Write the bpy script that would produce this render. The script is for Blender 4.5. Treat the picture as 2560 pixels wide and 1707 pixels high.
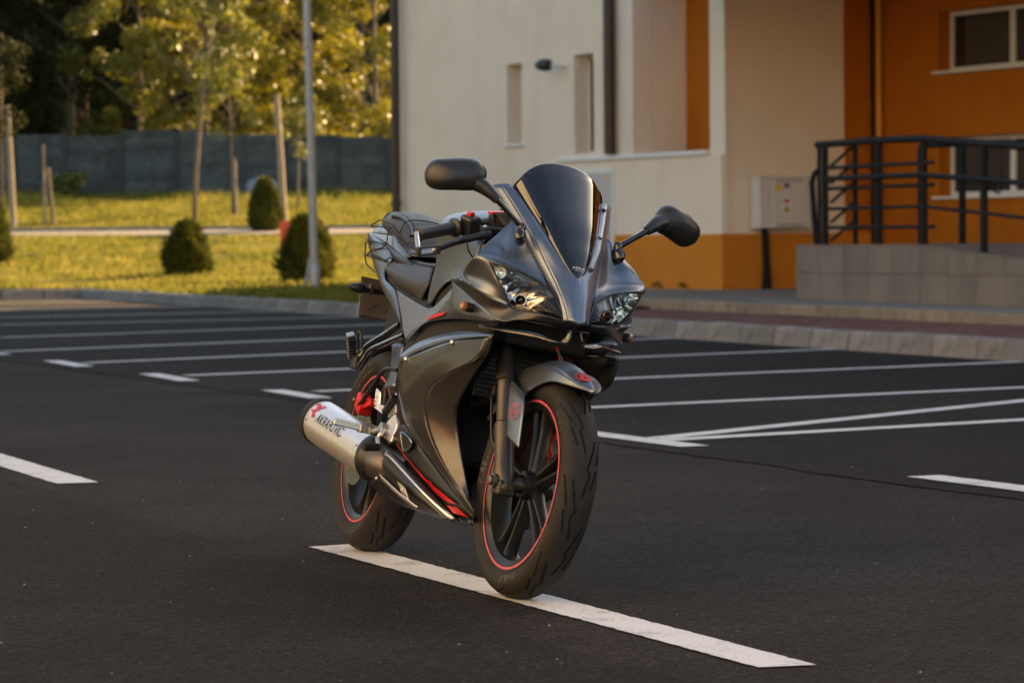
import bpy, math, random
import numpy as np
from mathutils import Vector, Matrix
random.seed(7); rng = np.random.default_rng(11)
for o in list(bpy.data.objects): bpy.data.objects.remove(o)
SC = bpy.context.scene
COL = SC.collection
rad = math.radians

# ------------------------------------------------------------------ camera
cam_d = bpy.data.cameras.new('camera'); cam = bpy.data.objects.new('camera', cam_d); COL.objects.link(cam)
PITCH, ROLL, CAM_H, F_PX = rad(1.845), rad(-0.5), 0.9323, 7700.0
cam_d.sensor_width = 36.0; cam_d.lens = F_PX / 2560 * 36.0
cam_d.clip_start = 0.1; cam_d.clip_end = 900
cp, sp = math.cos(PITCH), math.sin(PITCH)
_r, _u, _f = Vector((1, 0, 0)), Vector((0, sp, cp)), Vector((0, cp, -sp))
c_, s_ = math.cos(ROLL), math.sin(ROLL)
_r2, _u2 = c_ * _r + s_ * _u, -s_ * _r + c_ * _u
cam.matrix_world = Matrix(((_r2.x, _u2.x, -_f.x, 0), (_r2.y, _u2.y, -_f.y, 0), (_r2.z, _u2.z, -_f.z, CAM_H), (0, 0, 0, 1)))
cam_d.dof.use_dof = True; cam_d.dof.focus_distance = 8.35; cam_d.dof.aperture_fstop = 7.1
SC.camera = cam

# ------------------------------------------------------------------ sky and sun
SUN_AZ, SUN_EL = rad(44), rad(19)          # azimuth from +Y towards +X
world = bpy.data.worlds.new('World'); SC.world = world; world.use_nodes = True
wn = world.node_tree; bg = wn.nodes['Background']
sky = wn.nodes.new('ShaderNodeTexSky'); sky.sky_type = 'NISHITA'; sky.sun_disc = False
sky.sun_elevation = SUN_EL; sky.sun_rotation = SUN_AZ; sky.altitude = 200; sky.air_density = 1.1; sky.dust_density = 2.4; sky.ozone_density = 1.0
wn.links.new(sky.outputs[0], bg.inputs[0]); bg.inputs[1].default_value = 0.085
sun_d = bpy.data.lights.new('sun', 'SUN'); sun = bpy.data.objects.new('sun', sun_d); COL.objects.link(sun)
sun_d.energy = 5.0; sun_d.angle = rad(0.53); sun_d.color = (1.0, 0.71, 0.37)
_to = Vector((math.sin(SUN_AZ) * math.cos(SUN_EL), math.cos(SUN_AZ) * math.cos(SUN_EL), math.sin(SUN_EL)))
sun.rotation_euler = (-_to).to_track_quat('-Z', 'Y').to_euler(); sun.location = _to * 60
SC.view_settings.view_transform = 'Standard'; SC.view_settings.look = 'None'
SC.view_settings.gamma = 1.0; SC.view_settings.use_curve_mapping = False
SC.view_settings.exposure = 2.1
SC.view_settings.use_white_balance = True; SC.view_settings.white_balance_temperature = 7300; SC.view_settings.white_balance_tint = 11
SC.render.engine = 'CYCLES'

# ------------------------------------------------------------------ material helpers
MATS = {}
def mat(name, color=(.5, .5, .5), rough=.5, metal=0.0, spec=.5, coat=0.0, noise=None, bump=None, trans=0.0):
    """noise=(scale, amount, color2, detail)  bump=(scale, strength, distance)"""
    m = bpy.data.materials.new(name); m.use_nodes = True; nt = m.node_tree; N = nt.nodes
    b = N['Principled BSDF']
    b.inputs['Base Color'].default_value = (*color, 1); b.inputs['Roughness'].default_value = rough
    b.inputs['Metallic'].default_value = metal; b.inputs['Specular IOR Level'].default_value = spec
    b.inputs['Coat Weight'].default_value = coat
    tc = N.new('ShaderNodeTexCoord')
    if noise:
        for k, (sc, c2, lo, hi) in enumerate(noise if isinstance(noise, list) else [noise]):
            nz = N.new('ShaderNodeTexNoise'); nz.inputs['Scale'].default_value = sc; nz.inputs['Detail'].default_value = 6
            nz.inputs['Roughness'].default_value = .6
            nt.links.new(tc.outputs['Object'], nz.inputs['Vector'])
            mr = N.new('ShaderNodeMapRange'); mr.inputs[1].default_value = lo; mr.inputs[2].default_value = hi
            nt.links.new(nz.outputs['Fac'], mr.inputs[0])
            mx = N.new('ShaderNodeMix'); mx.data_type = 'RGBA'
            src = b.inputs['Base Color'].links[0].from_socket if b.inputs['Base Color'].links else None
            if src: nt.links.new(src, mx.inputs[6])
            else: mx.inputs[6].default_value = (*color, 1)
            mx.inputs[7].default_value = (*c2, 1)
            nt.links.new(mr.outputs[0], mx.inputs[0]); nt.links.new(mx.outputs[2], b.inputs['Base Color'])
    if bump:
        nz = N.new('ShaderNodeTexNoise'); nz.inputs['Scale'].default_value = bump[0]; nz.inputs['Detail'].default_value = 5
        nt.links.new(tc.outputs['Object'], nz.inputs['Vector'])
        bp = N.new('ShaderNodeBump'); bp.inputs['Strength'].default_value = bump[1]; bp.inputs['Distance'].default_value = bump[2]
        nt.links.new(nz.outputs['Fac'], bp.inputs['Height']); nt.links.new(bp.outputs[0], b.inputs['Normal'])
    if trans:
        tr = N.new('ShaderNodeBsdfTranslucent'); mix = N.new('ShaderNodeMixShader'); mix.inputs[0].default_value = trans
        src = b.inputs['Base Color'].links[0].from_socket if b.inputs['Base Color'].links else None
        if src: nt.links.new(src, tr.inputs[0])
        else: tr.inputs[0].default_value = (*color, 1)
        nt.links.new(b.outputs[0], mix.inputs[1]); nt.links.new(tr.outputs[0], mix.inputs[2])
        nt.links.new(mix.outputs[0], N['Material Output'].inputs[0])
    MATS[name] = m
    return m
def glass_mat(name, tint, refl_rough=.03, clear=.9, ior=1.45):
    """thin sheet: clear share shows what is behind, mirrored sheen on top by Fresnel"""
    m = bpy.data.materials.new(name); m.use_nodes = True; nt = m.node_tree; N = nt.nodes
    out = N['Material Output']; N.remove(N['Principled BSDF'])
    t = N.new('ShaderNodeBsdfTransparent'); t.inputs[0].default_value = (*[x * clear for x in tint], 1)
    g = N.new('ShaderNodeBsdfGlossy'); g.inputs['Roughness'].default_value = refl_rough
    fr = N.new('ShaderNodeFresnel'); fr.inputs[0].default_value = ior
    mx = N.new('ShaderNodeMixShader')
    nt.links.new(fr.outputs[0], mx.inputs[0]); nt.links.new(t.outputs[0], mx.inputs[1]); nt.links.new(g.outputs[0], mx.inputs[2])
    nt.links.new(mx.outputs[0], out.inputs[0]); MATS[name] = m
    return m

# ------------------------------------------------------------------ mesh helpers
def mesh_obj(name, verts, faces, material, parent=None, smooth=None, solid=0.0, bevel=0.0, mats=None, fmat=None):
    me = bpy.data.meshes.new(name)
    me.from_pydata([tuple(map(float, v)) for v in verts], [], [tuple(map(int, f)) for f in faces])
    me.validate(); me.update()
    for m in (mats or [material]): me.materials.append(MATS[m] if isinstance(m, str) else m)
    if fmat is not None: me.polygons.foreach_set('material_index', np.asarray(fmat, dtype=np.int32))
    if smooth is not None:
        me.polygons.foreach_set('use_smooth', np.ones(len(me.polygons), dtype=bool))
        if smooth < 170: me.set_sharp_from_angle(angle=rad(smooth))
    o = bpy.data.objects.new(name, me); COL.objects.link(o)
    if parent is not None: o.parent = parent
    if solid:
        md = o.modifiers.new('solid', 'SOLIDIFY'); md.thickness = solid; md.offset = -1
    if bevel:
        md = o.modifiers.new('bevel', 'BEVEL'); md.width = bevel; md.segments = 2; md.limit_method = 'ANGLE'; md.angle_limit = rad(35)
    return o
def empty(name, loc=(0, 0, 0), rz=0.0):
    o = bpy.data.objects.new(name, None); COL.objects.link(o); o.location = loc; o.rotation_euler = (0, 0, rz); o.empty_display_size = .1
    return o
def tag(o, label=None, cat=None, group=None, kind=None):
    if label: o['label'] = label
    if cat: o['category'] = cat
    if group: o['group'] = group
    if kind: o['kind'] = kind
    return o
class MB:
    def __init__(s): s.v = []; s.f = []
    def add(s, v, f):
        n = len(s.v); s.v += [tuple(x) for x in v]; s.f += [tuple(i + n for i in q) for q in f]; return s
    def box(s, lo, hi, M=None):
        (a, b, c), (d, e, g) = lo, hi
        v = [(a, b, c), (d, b, c), (d, e, c), (a, e, c), (a, b, g), (d, b, g), (d, e, g), (a, e, g)]
        if M is not None: v = [tuple(M @ Vector(p)) for p in v]
        return s.add(v, [(0, 3, 2, 1), (4, 5, 6, 7), (0, 1, 5, 4), (1, 2, 6, 5), (2, 3, 7, 6), (3, 0, 4, 7)])
    def tube(s, path, r, n=10, cap=True):
        v, f = tube(path, r, n, cap); return s.add(v, f)
    def lathe(s, o, ax, prof, n=24):
        v, f = lathe(o, ax, prof, n); return s.add(v, f)
    def build(s, name, material, parent=None, **k): return mesh_obj(name, s.v, s.f, material, parent, **k)
def catmull(P, n, closed=False):
    """uniform Catmull-Rom through P sampled at n points (uniform parameter)"""
    P = np.asarray(P, float); k = len(P)
    if k == 2 and not closed:
        t = np.linspace(0, 1, n)[:, None]; return P[0] * (1 - t) + P[1] * t
    T = np.linspace(0, k if closed else k - 1, n, endpoint=not closed)
    i = np.floor(T).astype(int)
    if not closed: i = np.minimum(i, k - 2)
    u = (T - i)[:, None]
    if closed: g = lambda j: P[j % k]
    else:
        E = np.vstack([2 * P[0] - P[1], P, 2 * P[-1] - P[-2]]); g = lambda j: E[j + 1]
    a, b, c, d = g(i - 1), g(i), g(i + 1), g(i + 2)
    return .5 * (2 * b + (c - a) * u + (2 * a - 5 * b + 4 * c - d) * u ** 2 + (3 * b - a - 3 * c + d) * u ** 3)
def arclen(P, n, dense=24):
    Q = catmull(P, (len(P) - 1) * dense + 1); d = np.r_[0, np.cumsum(np.linalg.norm(np.diff(Q, axis=0), axis=1))]
    t = np.linspace(0, d[-1], n); return np.stack([np.interp(t, d, Q[:, k]) for k in range(3)], 1)
def frame(t):
    t = t / (np.linalg.norm(t) + 1e-12); a = np.array([0, 0, 1.]) if abs(t[2]) < .9 else np.array([1., 0, 0])
    u = np.cross(a, t); u /= np.linalg.norm(u); return u, np.cross(t, u)
def tube(path, r, n=10, cap=True):
    P = np.asarray(path, float); k = len(P); r = np.broadcast_to(np.asarray(r, float), (k,))
    T = np.gradient(P, axis=0); v = []; f = []; u = None
    for i in range(k):
        t = T[i] / (np.linalg.norm(T[i]) + 1e-12)
        if u is None: u, w = frame(t)
        else:
            u = u - t * (u @ t); u /= np.linalg.norm(u); w = np.cross(t, u)
        for j in range(n):
            a = 2 * math.pi * j / n; v.append(P[i] + r[i] * (math.cos(a) * u + math.sin(a) * w))
    for i in range(k - 1):
        for j in range(n):
            f.append((i * n + j, i * n + (j + 1) % n, (i + 1) * n + (j + 1) % n, (i + 1) * n + j))
    if cap: f.append(tuple(range(n - 1, -1, -1))); f.append(tuple((k - 1) * n + j for j in range(n)))
    return v, f
def lathe(o, ax, prof, n=24):
    """prof = list of (distance along axis, radius)"""
    o = np.asarray(o, float); ax = np.asarray(ax, float); ax = ax / np.linalg.norm(ax); u, w = frame(ax); v = []; f = []
    for (h, r) in prof:
        for j in range(n):
            a = 2 * math.pi * j / n; v.append(o + ax * h + r * (math.cos(a) * u + math.sin(a) * w))
    k = len(prof)
    for i in range(k - 1):
        for j in range(n): f.append((i * n + j, i * n + (j + 1) % n, (i + 1) * n + (j + 1) % n, (i + 1) * n + j))
    f.append(tuple(range(n - 1, -1, -1))); f.append(tuple((k - 1) * n + j for j in range(n)))
    return v, f
def loft(rows, nu=16, nv=5, sharp=()):
    """grid through rows of control points; rows listed in sharp stay creases"""
    R = [catmull(r, nu) for r in rows]
    cuts = [0] + sorted(sharp) + [len(R) - 1]; out = []
    for a, b in zip(cuts[:-1], cuts[1:]):
        seg = np.stack(R[a:b + 1])                       # k, nu, 3
        m = (b - a) * nv + 1
        q = np.stack([catmull(seg[:, j], m) for j in range(nu)], 1)
        out.append(q if not out else q[1:])
    return np.concatenate(out)
def grid_faces(a, b, off=0): return [(off + i * b + j, off + i * b + j + 1, off + (i + 1) * b + j + 1, off + (i + 1) * b + j) for i in range(a - 1) for j in range(b - 1)]
def clean(v, f, eps=2e-4):
    """weld coincident verts, drop degenerate faces"""
    key = {}; mp = []; nv = []
    for p in v:
        k = tuple(np.round(np.asarray(p) / eps).astype(int))
        if k not in key: key[k] = len(nv); nv.append(p)
        mp.append(key[k])
    nf = []
    for q in f:
        r = []
        for i in q:
            j = mp[i]
            if j not in r: r.append(j)
        if len(r) >= 3: nf.append(tuple(r))
    return nv, nf
def orient(v, f, out):
    v = np.asarray(v, float); n = np.zeros(3)
    for q in f: n += np.cross(v[q[1]] - v[q[0]], v[q[2]] - v[q[0]])
    return [q[::-1] for q in f] if n @ np.asarray(out, float) < 0 else list(f)
def sheet(name, rows, material, parent, out=(.3, -1, .2), nu=16, nv=5, sharp=(), thick=.003, angle=35, xf=None):
    V, F = [], []; cuts = [0] + sorted(sharp) + [len(rows) - 1]; G = loft(rows, nu, nv, sharp)
    for a, b in zip(cuts[:-1], cuts[1:]):                 # creases: neighbouring strips keep their own vertices
        g_ = G[a * nv:b * nv + 1]; v, f = clean(g_.reshape(-1, 3), grid_faces(g_.shape[0], g_.shape[1])); n = len(V); V += list(v); F += [tuple(i + n for i in q) for q in f]
    F = orient(V, F, out); V = np.asarray(V)
    if xf is not None: V = xf(V)
    return mesh_obj(name, V, F, material, parent, smooth=angle, solid=thick)
def flip(rows): return [[(p[0], -p[1], p[2]) for p in r] for r in rows]
def both(name, rows, material, parent, out=(.3, -1, .2), **k):
    return sheet(name, rows, material, parent, out, **k), sheet(name, flip(rows), material, parent, (out[0], -out[1], out[2]), **k)
def my(p): return (p[0], -p[1], p[2])
def mixp(a, b, t, off=(0, 0, 0)): return tuple(np.array(a) * (1 - t) + np.array(b) * t + np.array(off))
# ================================================================== materials of the setting
def asphalt_mat(name='asphalt', base=(.031, .0256, .0222)):
    m = mat(name, (.05, .045, .04), rough=.9, spec=.10)
    nt = m.node_tree; N = nt.nodes; b = N['Principled BSDF']; L = nt.links
    tc = N.new('ShaderNodeTexCoord')
    def noise(s, d=5, r=.6):
        n = N.new('ShaderNodeTexNoise'); n.inputs['Scale'].default_value = s; n.inputs['Detail'].default_value = d; n.inputs['Roughness'].default_value = r
        L.new(tc.outputs['Object'], n.inputs['Vector']); return n
    def ramp(n, lo, hi, a, c):
        r = N.new('ShaderNodeMapRange'); r.inputs[1].default_value = lo; r.inputs[2].default_value = hi; r.inputs[3].default_value = a; r.inputs[4].default_value = c
        L.new(n.outputs[0], r.inputs[0]); return r
    big, mid = noise(.33, 4), noise(2.3, 5)
    vor = N.new('ShaderNodeTexVoronoi'); vor.inputs['Scale'].default_value = 105; L.new(tc.outputs['Object'], vor.inputs['Vector'])
    fine = noise(240, 3)
    m1 = ramp(big, .33, .68, .62, 1.28); m2 = ramp(mid, .3, .7, .82, 1.16)
    st = N.new('ShaderNodeSeparateColor'); L.new(vor.outputs['Color'], st.inputs[0])
    m3 = ramp(st, 0, 1, .45, 1.5)
    spk = N.new('ShaderNodeMapRange'); spk.inputs[1].default_value = .965; spk.inputs[2].default_value = .99; spk.inputs[4].default_value = 1.3
    L.new(st.outputs[1], spk.inputs[0])
    mul = N.new('ShaderNodeMath'); mul.operation = 'MULTIPLY'; L.new(m1.outputs[0], mul.inputs[0]); L.new(m2.outputs[0], mul.inputs[1])
    mul2 = N.new('ShaderNodeMath'); mul2.operation = 'MULTIPLY'; L.new(mul.outputs[0], mul2.inputs[0]); L.new(m3.outputs[0], mul2.inputs[1])
    ad = N.new('ShaderNodeMath'); ad.operation = 'ADD'; L.new(mul2.outputs[0], ad.inputs[0]); L.new(spk.outputs[0], ad.inputs[1])
    vm = N.new('ShaderNodeVectorMath'); vm.operation = 'SCALE'; vm.inputs[0].default_value = base; L.new(ad.outputs[0], vm.inputs['Scale'])
    L.new(vm.outputs[0], b.inputs['Base Color'])
    bp = N.new('ShaderNodeBump'); bp.inputs['Strength'].default_value = .9; bp.inputs['Distance'].default_value = .004
    sm = N.new('ShaderNodeMath'); sm.operation = 'SUBTRACT'; L.new(fine.outputs[0], sm.inputs[0]); L.new(vor.outputs['Distance'], sm.inputs[1])
    L.new(sm.outputs[0], bp.inputs['Height']); L.new(bp.outputs[0], b.inputs['Normal'])
    return m
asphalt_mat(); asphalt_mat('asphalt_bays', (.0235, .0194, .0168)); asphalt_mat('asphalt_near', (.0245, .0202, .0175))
def paint_mat():
    m = mat('road_paint', (.72, .71, .69), rough=.7)
    nt = m.node_tree; N = nt.nodes; L = nt.links; b = N['Principled BSDF']; tc = N.new('ShaderNodeTexCoord')
    n = N.new('ShaderNodeTexNoise'); n.inputs['Scale'].default_value = 90; n.inputs['Detail'].default_value = 4; L.new(tc.outputs['Object'], n.inputs[0])
    n2 = N.new('ShaderNodeTexNoise'); n2.inputs['Scale'].default_value = 6; n2.inputs['Detail'].default_value = 6; L.new(tc.outputs['Object'], n2.inputs[0])
    cr = N.new('ShaderNodeMath'); cr.operation = 'MULTIPLY'; L.new(n.outputs[0], cr.inputs[0]); L.new(n2.outputs[0], cr.inputs[1])
    mr = N.new('ShaderNodeMapRange'); mr.inputs[1].default_value = .135; mr.inputs[2].default_value = .22; L.new(cr.outputs[0], mr.inputs[0])
    mx = N.new('ShaderNodeMix'); mx.data_type = 'RGBA'; mx.inputs[6].default_value = (.40, .37, .345, 1); mx.inputs[7].default_value = (.64, .62, .60, 1)
    L.new(mr.outputs[0], mx.inputs[0]); L.new(mx.outputs[2], b.inputs['Base Color'])
    bp = N.new('ShaderNodeBump'); bp.inputs['Strength'].default_value = .6; bp.inputs['Distance'].default_value = .003
    L.new(n.outputs[0], bp.inputs['Height']); L.new(bp.outputs[0], b.inputs['Normal'])
paint_mat()
mat('grass_soil', (.11, .105, .019), .95, spec=.1, noise=[(.7, (.20, .17, .04), .42, .62), (7, (.06, .064, .014), .5, .72)], bump=(9, 1, .08))
mat('grass_blade', (.15, .148, .022), .8, spec=.15, noise=[(1.1, (.27, .225, .055), .45, .62), (.35, (.09, .10, .018), .5, .65)], trans=.45)
mat('kerb_concrete', (.25, .232, .215), .88, spec=.2, noise=[(2.2, (.185, .172, .16), .4, .7), (28, (.30, .28, .26), .5, .8)], bump=(45, .5, .004))
mat('kerb_mortar', (.22, .165, .12), .95)
mat('paver_red', (.16, .072, .06), .9, spec=.12, noise=[(1.6, (.15, .10, .095), .45, .6), (14, (.24, .12, .10), .5, .8)], bump=(60, .4, .003))
mat('walk_concrete', (.26, .225, .19), .92, spec=.15, noise=[(1.5, (.19, .165, .14), .4, .7)], bump=(40, .4, .003))
mat('step_edge', (.30, .24, .17), .9, spec=.2, noise=(5, (.2, .155, .11), .45, .7))
mat('tile_stone', (.225, .182, .145), .6, spec=.3, noise=[(1.4, (.18, .145, .115), .4, .7), (30, (.26, .21, .17), .5, .8)])
mat('stucco_cream', (.84, .715, .575), .92, spec=.2, noise=[(1.1, (.79, .66, .52), .45, .7), (.5, (.76, .63, .49), .55, .75)], bump=(130, .35, .003))
def streaks(name, col, lo=.52, hi=.78, sc=(3.2, 3.2, .22)):
    m = MATS[name]; nt = m.node_tree; N = nt.nodes; b = N['Principled BSDF']; tc = N.new('ShaderNodeTexCoord'); mp = N.new('ShaderNodeMapping'); mp.inputs['Scale'].default_value = sc
    nz = N.new('ShaderNodeTexNoise'); nz.inputs['Scale'].default_value = 1.6; nz.inputs['Detail'].default_value = 8; nt.links.new(tc.outputs['Object'], mp.inputs[0]); nt.links.new(mp.outputs[0], nz.inputs[0])
    mr = N.new('ShaderNodeMapRange'); mr.inputs[1].default_value = lo; mr.inputs[2].default_value = hi; mx = N.new('ShaderNodeMix'); mx.data_type = 'RGBA'; mx.inputs[7].default_value = (*col, 1)
    nt.links.new(nz.outputs[0], mr.inputs[0]); nt.links.new(mr.outputs[0], mx.inputs[0]); nt.links.new(b.inputs['Base Color'].links[0].from_socket, mx.inputs[6]); nt.links.new(mx.outputs[2], b.inputs['Base Color'])
mat('stucco_plinth_lit', (.62, .215, .026), .9, spec=.2, noise=[(1.3, (.55, .18, .02), .45, .7)], bump=(130, .35, .003))  # wall orange lightened: the brighter facade light is put into the colour
mat('stucco_orange_shade', (.46, .135, .010), .9, spec=.2, noise=[(1.3, (.40, .112, .008), .45, .7)], bump=(130, .35, .003))  # same orange as the plinth, darkened for the shade of the recess
mat('stucco_pale', (.82, .74, .62), .92, spec=.2)
mat('pvc_white', (.74, .73, .71), .45)
mat('pane_dark', (.02, .022, .024), .06, spec=.8)
mat('room_dark', (.05, .045, .04), .9)
mat('metal_brown', (.055, .035, .025), .45, metal=.3)
mat('metal_black', (.010, .010, .011), .65, spec=.2)
mat('pipe_orange', (.70, .30, .02), .5)
mat('cabinet_grey', (.66, .64, .61), .55, noise=(8, (.60, .58, .55), .5, .8))
mat('tank_grey', (.20, .23, .24), .6)
mat('sticker_yellow', (.75, .50, .02), .5)
mat('sticker_white', (.78, .77, .76), .5)
mat('sticker_violet', (.13, .09, .22), .5)
mat('sticker_red', (.65, .10, .08), .5)
mat('ink_black', (.012, .012, .012), .5)
mat('door_grey', (.52, .49, .47), .55)
mat('lamp_black', (.02, .02, .02), .4)
mat('galvanised', (.42, .41, .40), .5, metal=.6, noise=(12, (.33, .32, .31), .45, .7))
mat('wood_post', (.34, .26, .18), .9, noise=(9, (.24, .18, .12), .4, .7))
mat('fence_slate', (.075, .083, .080), .85, spec=.2, noise=[(1.3, (.045, .050, .048), .42, .65), (6, (.12, .128, .118), .52, .75)], bump=(22, .7, .02))
mat('bark', (.20, .145, .095), .95, noise=(14, (.11, .08, .055), .4, .7), bump=(30, .8, .02))
mat('leaf_gold', (.165, .155, .012), .36, spec=.6, noise=(1.3, (.25, .215, .022), .42, .62), trans=.55)
mat('leaf_olive', (.09, .098, .014), .45, spec=.5, noise=(1.3, (.18, .175, .025), .42, .62), trans=.45)
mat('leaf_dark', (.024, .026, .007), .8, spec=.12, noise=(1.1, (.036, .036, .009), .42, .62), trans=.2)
mat('thuja_green', (.080, .092, .016), .8, spec=.2, noise=(5, (.125, .12, .018), .45, .7), trans=.3)
mat('red_board', (.55, .07, .04), .6)

streaks('stucco_cream', (.72, .60, .47), .50, 1.0, (1.1, 1.1, .16)); streaks('kerb_concrete', (.15, .135, .12), sc=(5, 5, 5)); streaks('tile_stone', (.16, .13, .105), sc=(2, 2, .6))
def piece_variation(name, lo, hi):
    # every slat or stone of this material differs a little in tone
    nt = MATS[name].node_tree; N = nt.nodes; b = N['Principled BSDF']; oi = N.new('ShaderNodeObjectInfo'); mr = N.new('ShaderNodeMapRange'); mr.inputs[3].default_value = lo; mr.inputs[4].default_value = hi
    vm = N.new('ShaderNodeVectorMath'); vm.operation = 'SCALE'; nt.links.new(oi.outputs['Random'], mr.inputs[0]); nt.links.new(b.inputs['Base Color'].links[0].from_socket, vm.inputs[0]); nt.links.new(mr.outputs[0], vm.inputs['Scale']); nt.links.new(vm.outputs[0], b.inputs['Base Color'])
piece_variation('fence_slate', .80, 1.18); piece_variation('kerb_concrete', .82, 1.12); piece_variation('tile_stone', .9, 1.08); piece_variation('step_edge', .85, 1.1)
mat('fence_post', (.038, .043, .043), .85)
# ================================================================== lot, terrain
K0 = np.array([3.82, 23.0]); KU = np.array([-.338, .941]); KN = np.array([.941, .338])
def kp(s, p, z=0.0): q = K0 + KU * s + KN * p; return (q[0], q[1], z)
S_CORNER, S_GRASS = 34.1, 12.4
def terrain(y): return float(np.interp(y, [0, 58, 66, 75, 84, 90, 110, 130, 220], [.15, .16, .42, .85, 1.28, 1.55, 2.62, 3.3, 6.0]))
g = mesh_obj('asphalt_ground', [(-400, -300, 0), (400, -300, 0), (400, 420, 0), (-400, 420, 0)], [(0, 1, 2, 3)], 'asphalt')
tag(g, 'dark weathered asphalt of the parking lot', kind='structure')

def painted(name, quad, label, z=.0085):
    # ragged-edged strip of road paint; quad = 4 ground points in order
    q = [np.array(p, float) for p in quad]; n = int(max(14, np.linalg.norm(np.array(quad[1]) - np.array(quad[0])) * 40)); top = []; bot = []
    for i in range(n + 1):
        t = i / n; a = q[0] * (1 - t) + q[1] * t; b = q[3] * (1 - t) + q[2] * t
        j = .0 if i in (0, n) else .0018
        top.append(a + rng.normal(0, j, 2)); bot.append(b + rng.normal(0, j, 2))
    v = [(p[0], p[1], z) for p in top + bot]; f = [(i, n + 1 + i, n + 2 + i, i + 1) for i in range(n)]
    f = orient(v, f, (0, 0, 1))
    o = mesh_obj(name, v, f, 'road_paint'); tag(o, label, kind='structure'); return o
def strip(a, b, w, cut=None):
    a = np.array(a, float); b = np.array(b, float); d = (b - a) / np.linalg.norm(b - a); n = np.array([-d[1], d[0]]) * w / 2
    c = np.zeros(2) if cut is None else d * cut
    return [a + n + c, b + n + c, b - n - c, a - n - c]
# dash the motorcycle stands on, its neighbour up the aisle, and the T-marks of the bays
painted('lane_dash', [(-.63, 9.44), (.53, 6.68), (.66, 6.71), (-.50, 9.51)], 'white dash under the motorcycle', .004)
painted('lane_dash', [(-2.86, 14.78), (-1.79, 12.05), (-1.63, 12.09), (-2.70, 14.85)], 'white dash at the left edge', .004)
be = []
for i in range(140):
    t = i / 139; be.append((-7.6 + 11.8 * t + rng.normal(0, .012) + .015 * math.sin(i * .7), 33.5 - 28.4 * t + rng.normal(0, .008), .004))
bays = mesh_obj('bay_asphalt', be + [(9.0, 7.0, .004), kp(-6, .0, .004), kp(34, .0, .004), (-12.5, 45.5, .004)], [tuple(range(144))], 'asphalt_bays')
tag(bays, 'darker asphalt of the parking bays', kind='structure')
SA, SB = np.array([-6.0, 22.25]), np.array([2.6, .82]); ed_ = []
for i in range(90):
    t = i / 89; q = SA * (1 - t) + SB * t; ed_.append((q[0] + rng.normal(0, .010) + .02 * math.sin(i * .9), q[1] + rng.normal(0, .006), .004))
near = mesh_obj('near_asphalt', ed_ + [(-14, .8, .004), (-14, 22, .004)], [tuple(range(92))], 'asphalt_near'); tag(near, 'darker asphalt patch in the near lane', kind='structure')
T = [((-4.85, 27.6), (-4.36, 26.4)), ((-3.73, 24.93), (-3.28, 23.64)), ((-2.63, 22.24), (-2.20, 20.99)), ((-1.53, 19.58), (-1.15, 18.48)), ((-.60, 17.3), (-.08, 16.05)), ((.30, 15.05), (.82, 13.85)), ((1.60, 12.0), (2.13, 10.8))]
for a, b in T: painted('bay_tick', strip(a, b, .15), 'white tick at the mouth of a parking bay')
BAY = [((.70, 14.30), (3.95, 16.62)), ((-.22, 16.72), (4.6, 20.05)), ((-1.24, 19.32), (3.80, 23.02)), ((-2.32, 21.85), (2.74, 26.03)),
       ((-3.39, 24.36), (1.55, 29.40)), ((-4.52, 27.17), (.55, 32.6)), ((-5.22, 31.38), (-.75, 35.9)), ((-6.06, 36.48), (-1.70, 38.95)), ((-6.9, 40.2), (-3.2, 42.6)), ((-7.6, 45.0), (-4.7, 46.6)), ((-8.6, 50.5), (-6.3, 51.3))]
for a, b in BAY: painted('bay_line', strip(a, b, .155), 'white line between two parking bays')
painted('bay_line', strip((.66, 14.42), (3.6, 18.45), .14), 'white line crossing the bay aslant')

def sheet_grid(name, S, Pp, zf, material, kind, label):
    v = []; f = []
    for s in S:
        for p in Pp:
            x, y, _ = kp(s, p); v.append((x, y, zf(x, y, s, p)))
    f = orient(v, grid_faces(len(S), len(Pp)), (0, 0, 1))
    o = mesh_obj(name, v, f, material, smooth=180); tag(o, label, kind=kind); return o
def gz(x, y, s, p): return terrain(y) + (.03 * math.sin(x * 1.7 + y * .9) + .03 * math.sin(y * 1.3 - x * .6)) * min(1, p * .5)
sheet_grid('grass_verge', np.linspace(S_GRASS, S_CORNER + .06, 40), np.r_[np.linspace(.16, 3, 8), np.linspace(4, 130, 70)], gz, 'grass_soil', 'structure', 'sunlit rough grass behind the kerb')
sheet_grid('grass_bank', np.r_[np.linspace(S_CORNER + .16, 90, 80), 120, 180, 260], np.r_[-160, -120, -80, np.linspace(-50, 130, 130)], lambda x, y, s, p: gz(x, y, s, 3), 'grass_soil', 'structure', 'grassy bank rising to the fence')
# service path across the bank
def path_v():
    v = []; f = []; X = np.linspace(-45, 18, 60)
    for x in X:
        for dy in (-1.5, 1.5): v.append((x, 82.5 + dy + .012 * x, terrain(82.5 + dy + .012 * x) + .07))
    return v, orient(v, [(2 * i, 2 * i + 1, 2 * i + 3, 2 * i + 2) for i in range(59)], (0, 0, 1))
v, f = path_v(); tag(mesh_obj('service_path', v, f, 'walk_concrete'), 'pale path crossing the grassy bank', kind='structure')
mb = MB(); X = np.linspace(-45, 18, 60)
for x0, x1 in zip(X[:-1], X[1:]):
    y0 = 84.1 + .012 * x0; mb.box((x0, y0, terrain(y0) - .05), (x1 - .03, y0 + .14, terrain(y0) + .16))
tag(mb.build('path_kerb', 'kerb_concrete'), 'low dark kerb behind the pale path', kind='structure')

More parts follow.
